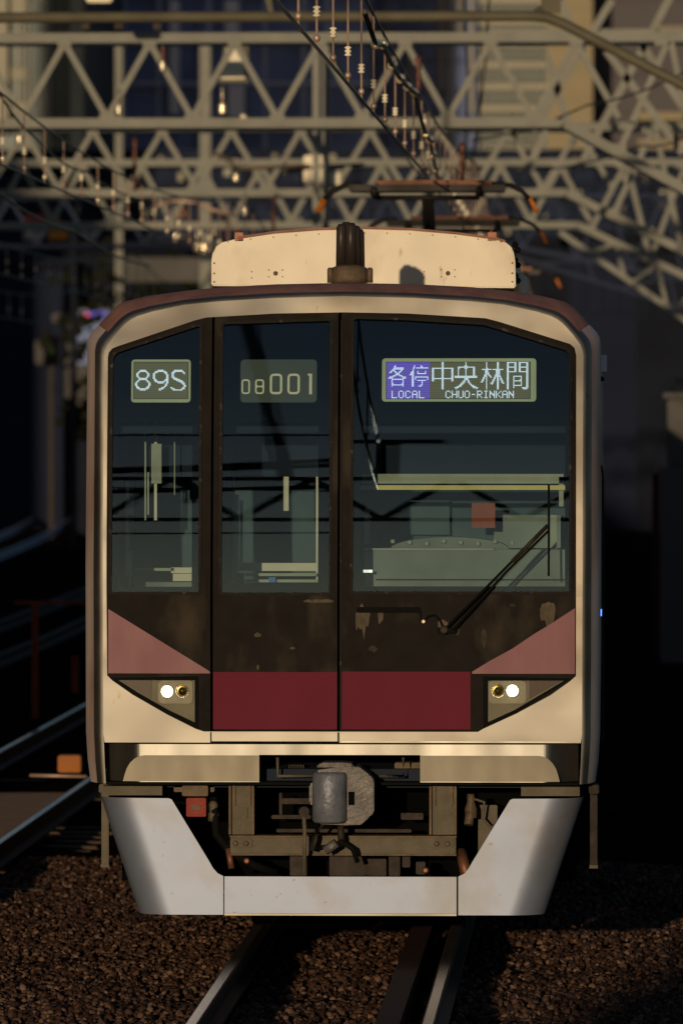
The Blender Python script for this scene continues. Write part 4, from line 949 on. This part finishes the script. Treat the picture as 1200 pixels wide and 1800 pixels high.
# curved arms at left
def arm(label, pts, r_, m):
    tag(MB().tube([at(*p_) for p_ in pts], r_, 8).build('steady_arm', M[m], origin=tuple(at(*pts[0]))), label, 'bracket')
arm('curved pale steady arm left of the train roof', [(268, 366, 60), (285, 357, 60), (310, 352, 60), (345, 355, 60), (372, 368, 60), (415, 378, 60)], .022, 'bronze')
arm('straight thin steady arm at the left', [(110, 340, 60), (180, 348, 60), (265, 362, 60)], .014, 'wire')
arm('rust coloured slanting arm behind the second gantry', [(372, 266, 62), (400, 280, 62), (425, 296, 62), (545, 290, 62)], .028, 'brown')
arm('dark horizontal arm joined to the white cabinet', [(495, 303, 60), (560, 292, 60), (640, 288, 60)], .02, 'wire')

# boards and cabinets
p = at(410, 115, 50); q = [(397, 85), (425, 85), (430, 138), (388, 138)]
tb = thing('trapezoid_board', 'cream trapezoid board hanging in the nearest gantry', 'sign', tuple(p))
MB().prism([(at(a, b, 50).x, at(a, b, 50).z) for a, b in q], 50, 50.05).build('board', M['white'], tb)
MB().prism([(at(a, b, 50).x, at(a, b, 50).z) for a, b in [(392, 80), (436, 80), (436, 144), (384, 144)]], 50.06, 50.09).build('backing', M['gantry2'], tb)
for i, (a, b, c_, d, y, lab) in enumerate(((533, 272, 570, 324, 62, 'larger cream cabinet hanging under the second gantry'), (574, 298, 602, 330, 63, 'smaller cream cabinet right beside the larger one'), (150, -10, 196, 3, 44, 'cream board cut by the top edge'), (420, 200, 432, 215, 48, 'tiny cream box on the nearest gantry chord'))):
    k0, k1 = at(a, d, y), at(c_, b, y); t = thing('cabinet', lab, 'cabinet', (k0.x, y, k0.z))
    MB().box(k0.x, k1.x, y, y + .3, k0.z, k1.z).build('housing', M['b_cream' if i == 1 else 'white'], t, bevel=.02)
    if i < 2: MB().box(k0.x + .04, k1.x - .04, y - .02, y - .002, k0.z + .05, k1.z - .05).build('door', M['white'], t)

# ---- far buildings
def building(label, y, px0, px1, top_py, m, parts=(), depth=30, floor=-.36):
    x0, x1 = xat(px0, y), xat(px1, y)
    t = thing('building', label, 'building', ((x0 + x1) / 2, y, floor))
    MB().box(x0, x1, y, y + depth, floor, zat(top_py, y)).build('wall', M[m], t)
    return t
def rects(t, name, lst, y, m, proud=.12):
    off = ROOTLOC[t.name]
    for a, b, c_, d in lst:
        k0, k1 = at(a, d, y), at(c_, b, y); MB().box(k0.x, k1.x, y - proud, y - .01, k0.z, k1.z).build(name, M[m], t)
Y1 = 240
b1 = building('pale cream building with teal windows at the top left', Y1, -90, 152, -300, 'b_teal')
rects(b1, 'floor_band', [(-90, -20, 45, 25), (-90, 55, 45, 78), (-90, 118, 45, 140), (-90, 178, 45, 200)], Y1, 'b_cream', .5)
rects(b1, 'pier', [(-10, -80, 14, 230), (124, -80, 148, 300)], Y1 - .6, 'b_cream', .5)
rects(b1, 'window', [(16, 26, 42, 53), (16, 80, 42, 116), (16, 141, 42, 176), (50, 0, 85, 280), (90, 0, 122, 280)], Y1, 'b_teal', .3)
rects(b1, 'mullion', [(29, 20, 32, 200), (46, -50, 49, 300), (86, -50, 89, 300)], Y1 - .3, 'b_pale', .3)
Y2 = 262
b2 = building('wide office building painted shade blue behind the gantries', Y2, 148, 652, -300, 'b_blue2')
cols = [(155, 215), (222, 276), (283, 303), (309, 338), (346, 362), (372, 392), (398, 430), (436, 462), (470, 530), (538, 572), (580, 640)]
rects(b2, 'window', [(a, r0, b, r1) for (a, b) in cols for (r0, r1) in ((-60, -2), (6, 66), (74, 142), (150, 214), (222, 262))], Y2, 'b_glass', .25)
rects(b2, 'cladding_panel', [(148, -80, 154, 300), (216, -80, 221, 300), (277, -80, 282, 240), (363, -80, 371, 240), (463, -80, 469, 260), (531, -80, 537, 260), (573, -80, 579, 260)], Y2, 'b_blue', .4)
rects(b2, 'cladding_panel', [(150, 20, 200, 130), (400, 150, 430, 205), (395, 0, 420, 80), (298, 0, 315, 200)], Y2 - .5, 'b_slate', .2)
rects(b2, 'spandrel', [(148, 66, 652, 73), (148, 143, 652, 149), (148, 215, 652, 221)], Y2 - .45, 'b_blue', .2)
Y3 = 269
b3 = building('tower painted shade blue with thin lit strips right of the centre', Y3, 646, 838, -300, 'b_blue2')
rects(b3, 'window', [(a, r0, a + 24, r0 + 46) for a in (650, 680, 710, 740, 770, 800) for r0 in range(-50, 260, 54)], Y3, 'b_glass', .25)
rects(b3, 'lit_strip', [(718, 80, 724, 190), (772, -20, 780, 160), (789, -20, 793, 260), (803, -20, 812, 70), (826, -40, 832, 200), (678, -20, 682, 60)], Y3, 'b_pale', .6)
Y4 = 270
b4 = building('sunlit glass office with pale floor bands', Y4, 832, 962, -300, 'b_paneg', floor=-.36)
rects(b4, 'window', [(a, r0, a + 9.5, r0 + 24) for a in range(835, 958, 13) for r0 in (-32, 6, 44, 82, 120, 158, 196, 234)], Y4, 'b_teal', .2)
rects(b4, 'floor_band', [(832, r0, 962, r0 + 10) for r0 in (-4, 34, 72, 110, 148, 186, 224, 260)], Y4, 'b_pale', .5)
rects(b4, 'mullion', [(a, -60, a + 2.0, 280) for a in range(846, 958, 13)], Y4, 'b_cream', .7)
0 and rects(b4, 'dark_bay', [(842, 20, 850, 160), (868, -40, 876, 60), (872, 80, 880, 280), (855, 40, 862, 110)], Y4 - .8, 'b_blue2', .2)
Y5 = 250
b5 = building('tall beige ribbed tower lit by the low sun', Y5, 961, 1041, -300, 'b_beige')
rects(b5, 'rib', [(961, r0, 1041, r0 + 8.5) for r0 in range(-60, 300, 12)], Y5, 'b_beige', .10)
b6 = building('grey violet tower at the upper right', Y5 + 6, 1038, 1290, -300, 'b_violet')
rects(b6, 'cladding_panel', [(1043, r0, 1290, r0 + 62) for r0 in (-62, 4, 70)] + [(1043, 136, 1290, 196)], Y5 + 6, 'b_violet', .15)
rects(b6, 'floor_band', [(1150, 48, 1290, 62), (1120, 198, 1290, 212), (1130, 216, 1290, 226), (1120, 246, 1290, 272)], Y5 + 5.6, 'b_beige', .5)
# station hall beyond the tracks (dark, low)
Y7 = 200
b7 = building('long low station hall with shade painted dark blue, beyond the gantries', Y7, -120, 1300, 262, 'b_hall', depth=20)
win = []
for r0, h in ((270, 18), (296, 26), (330, 22), (362, 24), (394, 20)):
    a = -30 + random.uniform(0, 20)
    while a < 1230:
        w_ = random.choice((14, 20, 30, 44)); win.append((a, r0, a + w_, r0 + h)); a += w_ + random.choice((5, 8, 16))
rects(b7, 'window', win[0:280], Y7, 'b_hallwin', .2)
rects(b7, 'ledge', [(-120, r0, 1300, r0 + 3) for r0 in (264, 292, 326, 358, 390, 420)], Y7, 'b_edge', .5)
for i in range(110):
    a = random.uniform(0, 1200); r0 = random.uniform(268, 415); w_ = random.uniform(3, 12); h = random.uniform(4, 16)
    rects(b7, 'shutter', [(a, r0, a + w_, r0 + h)], Y7 - .6, random.choice(('b_pale', 'b_edge', 'b_edge', 'b_violet', 'b_violet', 'b_cream')), .2)
for j, (a, b, c_, d, mm, lab) in enumerate(((40, 376, 76, 394, 'signred', 'small red and white sign low on the left'), (84, 384, 104, 397, 'signorange', 'upper orange sign low on the left'), (84, 404, 117, 420, 'signorange', 'lower wider orange sign on the left'), (40, 405, 70, 420, 'b_cream', 'pale sign under the red one'), (306, 370, 324, 383, 'signorange', 'dim orange sign above the bright insulators'), (1042, 435, 1076, 468, 'b_cream', 'pale panel painted as a lit window right of the train roof'), (1044, 470, 1076, 545, 'signorange', 'dull orange panel painted as a lit window beside the right roof corner'))):
    k0, k1 = at(a, d, 190), at(c_, b, 190); tag(MB().box(k0.x, k1.x, 190, 190.4, k0.z, k1.z).build('sign_or_window', M[mm], origin=(k0.x, 190, k0.z)), lab, 'sign')  # last two are lit windows put in as coloured boards
# dark line-side sheds
def shed(label, y, px0, px1, py0, m, depth=12):
    x0, x1 = xat(px0, y), xat(px1, y); t = thing('lineside_shed', label, 'shed', ((x0 + x1) / 2, y, -.36))
    zt = zat(py0, y); MB().box(x0, x1, y, y + depth, -.36, zt).build('wall', M[m], t); MB().box(x0 - .3, x1 + .3, y - .4, y + depth, zt, zt + .25).build('roof', M['b_dark'], t)
    n = max(2, int((px1 - px0) / 26)); w_ = (px1 - px0) / n
    rects(t, 'panel', [(px0 + k * w_ + 2, py0 + 12, px0 + (k + 1) * w_ - 2, py0 + 130) for k in range(n)], y, m, .1)
    return t
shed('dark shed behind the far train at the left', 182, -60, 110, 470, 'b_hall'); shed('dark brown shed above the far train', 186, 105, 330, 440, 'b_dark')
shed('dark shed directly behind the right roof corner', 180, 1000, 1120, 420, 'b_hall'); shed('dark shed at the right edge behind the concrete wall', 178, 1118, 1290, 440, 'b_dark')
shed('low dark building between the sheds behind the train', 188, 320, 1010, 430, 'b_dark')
# embankment with the far train
eb = MB().box(-13.4, -4, 168, 400, -.36, 2.35).build('embankment', M['b_dark']); eb['kind'] = 'structure'
ft = thing('train', 'distant train at the far left with blue sign and red lamp', 'train', (-11.9, 172, 2.35)); y = 172; s_ = FPX / 212
fo = [(112, 700), (113, 640), (118, 575), (124, 556), (138, 543), (160, 536), (250, 536), (280, 545), (292, 580), (296, 700)]
fo = [(xat(a, y), zat(b, y)) for a, b in fo]
MB().prism(fo, y, y + 40).build('body', M['b_conc'], ft, bevel=.05)
MB().prism([(xat(a, y), zat(b, y)) for a, b in [(130, 640), (130, 580), (140, 545), (265, 545), (280, 580), (280, 640)]], y - .05, y - .01).build('windscreen', M['b_glass'], ft)
MB().box(xat(154, y), xat(185, y), y - .12, y - .06, zat(560, y), zat(546, y)).build('destination_sign', M['bluesign'], ft)
MB().lathe((xat(152, y), y - .1, zat(555, y)), [(.07, .04), (.07, -.02), (.03, -.06)], 12, 'Y').build('tail_lamp', M['redlamp'], ft)
MB().tube([(xat(116, y), y - .03, zat(655, y)), (xat(124, y), y - .03, zat(690, y)), (xat(142, y), y - .03, zat(712, y))], .09, 8).build('curved_stripe', M['b_conc'], ft)
sg = thing('signal', 'small green signal lamp left of the far train', 'signal', tuple(at(88, 616, 165))); q = at(88, 616, 165)
MB().box(q.x - .2, q.x + .2, 165, 165.3, q.z - .4, q.z + .4).build('signal_head', M['void'], sg); MB().lathe((q.x, 164.98, q.z), [(.11, .01), (.10, -.03), (.04, -.06)], 12, 'Y').build('signal_lamp', M['greenlamp'], sg)
MB().box(q.x - .06, q.x + .06, 165.05, 165.2, -.36, q.z - .4).build('signal_post', M['iron'], sg)
for a, b, c_, d, mm, lab in ((90, 550, 116, 566, 'b_violet', 'pale box beside the far train'), (60, 598, 76, 640, 'b_conc', 'grey relay case left of the green signal'), (76, 575, 86, 590, 'b_brown', 'small brown case above the relay case')):
    k0, k1 = at(a, d, 164), at(c_, b, 164); t = MB().box(k0.x, k1.x, 164, 164.5, k0.z, k1.z).build('relay_case', M[mm], bevel=.04, origin=(k0.x, 164, k0.z)); tag(t, lab, 'cabinet')
# right side: concrete wall, fence, post
cw_ = thing('concrete_wall', 'grey concrete wall end at the right edge', 'wall', (xat(1200, 60), 60, -.36)); y = 60
MB().box(xat(1172, y), xat(1172, y) + 6, y, y + .4, zat(822, y), zat(700, y)).build('wall_block', M['b_conc'], cw_, bevel=.03)
MB().box(xat(1165, y), xat(1172, y) + 6, y - .1, y + .5, zat(700, y), zat(690, y)).build('coping', M['b_conc'], cw_)
MB().box(xat(1160, y), xat(1172, y) + 6, y - .2, y + .8, -.36, zat(822, y)).build('footing', M['b_violet'], cw_)
fw = thing('dark_fence', 'dark panel fence receding behind the train on the right', 'fence', (2.6, 70, -.36))
for k in range(8):
    y = 66 + k * 9; xx = 2.45 + k * .12
    MB().box(xx, xx + .08, y, y + 8.8, -.36, 3.4).build('panel', M['b_dark'], fw); MB().box(xx - .05, xx + .13, y - .12, y - .01, -.36, 3.5).build('post', M['b_dark'], fw)
p = at(1152, 838, 62); tag(MB().box(p.x - .05, p.x + .05, 62, 62.1, -.36, zat(832, 62)).build('marker_post', M['fence'], origin=(p.x, 62, -.36)), 'dull orange marker post at the right of the train', 'post')
# dark trees behind the left tracks
def tree(label, x, y, h, rr):
    t = thing('tree', label, 'tree', (x, y, -.36), 'dark trees beyond the left tracks')
    MB().tube([(x, y, -.36), (x + .1, y, h * .4), (x, y, h * .75)], .16, 8, .05).build('trunk', M['b_brown'], t)
    V, F = [], []
    for k in range(420):
        a = random.uniform(0, 6.283); c_ = random.uniform(-1, 1); q = random.uniform(.35, 1) ** .5 * (1 + .25 * math.sin(3 * a + 5 * c_)); s2 = math.sqrt(1 - c_ * c_)
        p_ = Vector((x + rr * q * s2 * math.cos(a), y + rr * q * s2 * math.sin(a), h * .66 + h * .36 * q * c_)); n_v = Vector((random.gauss(0, 1), random.gauss(0, 1), random.gauss(0, 1))).normalized()
        u = n_v.orthogonal().normalized() * random.uniform(.1, .26); v = n_v.cross(u)
        i0 = len(V); V += [p_ + u, p_ + v, p_ - u, p_ - v * .8]; F.append((i0, i0 + 1, i0 + 2, i0 + 3))
    MB().add(V, F).build('crown', M['foliage'], t)
for i, (px, y, h, r_, lab) in enumerate(((225, 160, 7.6, 2.3, 'dark tree behind the left roof corner of the train'), (330, 162, 7.0, 2.0, 'dark bush-like tree beside the cream air-conditioner'))):
    tree(lab, xat(px, y), y, h, r_)
p0, p1 = at(218, 495, 150), at(375, 452, 150); tag(MB().box(p0.x, p1.x, 150, 150.4, p0.z, p1.z).build('pale_screen', M['b_conc'], origin=tuple(p0)), 'dim pale panel behind the left roof corner', 'panel')

# ---- unseen blocks added to cast shade, then the gantry and cables mirrored in the windscreen
def shade_block(label, x0, x1, y0, y1, h, m='b_conc'):  # unseen block added only for the shade it casts
    t = thing('building', label, 'building', ((x0 + x1) / 2, (y0 + y1) / 2, -.36))
    MB().box(x0, x1, y0, y1, -.36, h).build('wall', M[m], t)
    MB().box(x0 - .2, x1 + .2, y0 - .2, y1 + .2, h, h + .3).build('roof', M['b_dark'], t)
    return t
shade_block('long grey block added unseen left of the tracks to shade the ground', -24, -15, -68, 60, 11.5)
shade_block('grey block added unseen behind the viewpoint to shade the right side', -6.24, 16, -75, -60, 8.2)
shade_block('tall block added unseen left of the far tracks to shade the far offices', -34, -22.9, 124, 130, 38)
rg = thing('overhead_gantry', 'lattice gantry behind the viewpoint, seen mirrored in the windscreen', 'gantry', (0, -30, 0)); y = -30
RZ, RT = 8.3, 9.85
MB().box(-14, 14, y, y + .12, RZ - .06, RZ + .06).build('bottom_chord', M['gantry2'], rg); MB().box(-14, 14, y, y + .12, RT - .06, RT + .06).build('top_chord', M['gantry2'], rg)
m0 = {}
for k in range(21):
    x = -14.2 + k * 1.35
    for j, (a, b) in enumerate((((0, 0, RZ), (.68, 0, RT)), ((.68, 0, RT), (1.35, 0, RZ)))):
        if j not in m0: o = MB().bar(a, b, .10, .08).build('brace', M['gantry2']); o.parent = rg; m0[j] = o.data
        else: o = link('brace', m0[j], None, rg)
        o.location = (x, .06, 0)
for x in (-14, 14): MB().box(x - .15, x + .15, y - .1, y + .2, -.36, RT + .1).build('column', M['gantry2'], rg)
MB().bar((-.65, y, RT), (-.65, y, 11.3), .22, .15).bar((-1.1, y, 11.3), (-.1, y, 11.3), .12, .1).build('bracket_post', M['gantry2'], rg)
MB().bar((-1.62, y, RT), (-2.1, y, 16.5), .16, .12).build('bracket_post', M['gantry2'], rg)
for x_ in (-4.3, -2.6, 1.5): MB().tube([(x_, y - .05, RT), (x_ + .1, y - .05, RT - .35), (x_ + .05, y - .05, RT - .9)], .07, 8).build('hanger', M['gantry2'], rg)
for za, zb_, sg_ in ((10.35, 10.30, .5), (10.15, 10.1, .35), (9.3, 9.3, .25), (9.15, 9.1, -.15), (11.2, 11.2, .0), (7.6, 7.6, .05)):
    tag(MB().tube([(-9 + k * .5, y + 1.2, za + (zb_ - za) * k / 16 - sg_ * (1 - ((k - 8) / 8) ** 2) * (1 if k % 8 else 1)) for k in range(17)], .075 if sg_ > .1 else .03, 8).build('span_wire', M['wire'], origin=(-9, y + 1.2, za)), 'cross-track span cable behind the viewpoint, %s' % {10.35: 'the topmost deeply sagging one', 10.15: 'sagging just under the topmost', 9.3: 'sagging across the mid-height of the truss', 9.15: 'arching upward across the truss', 11.2: 'straight, above the truss', 7.6: 'straight, below the truss'}[za], 'cable')
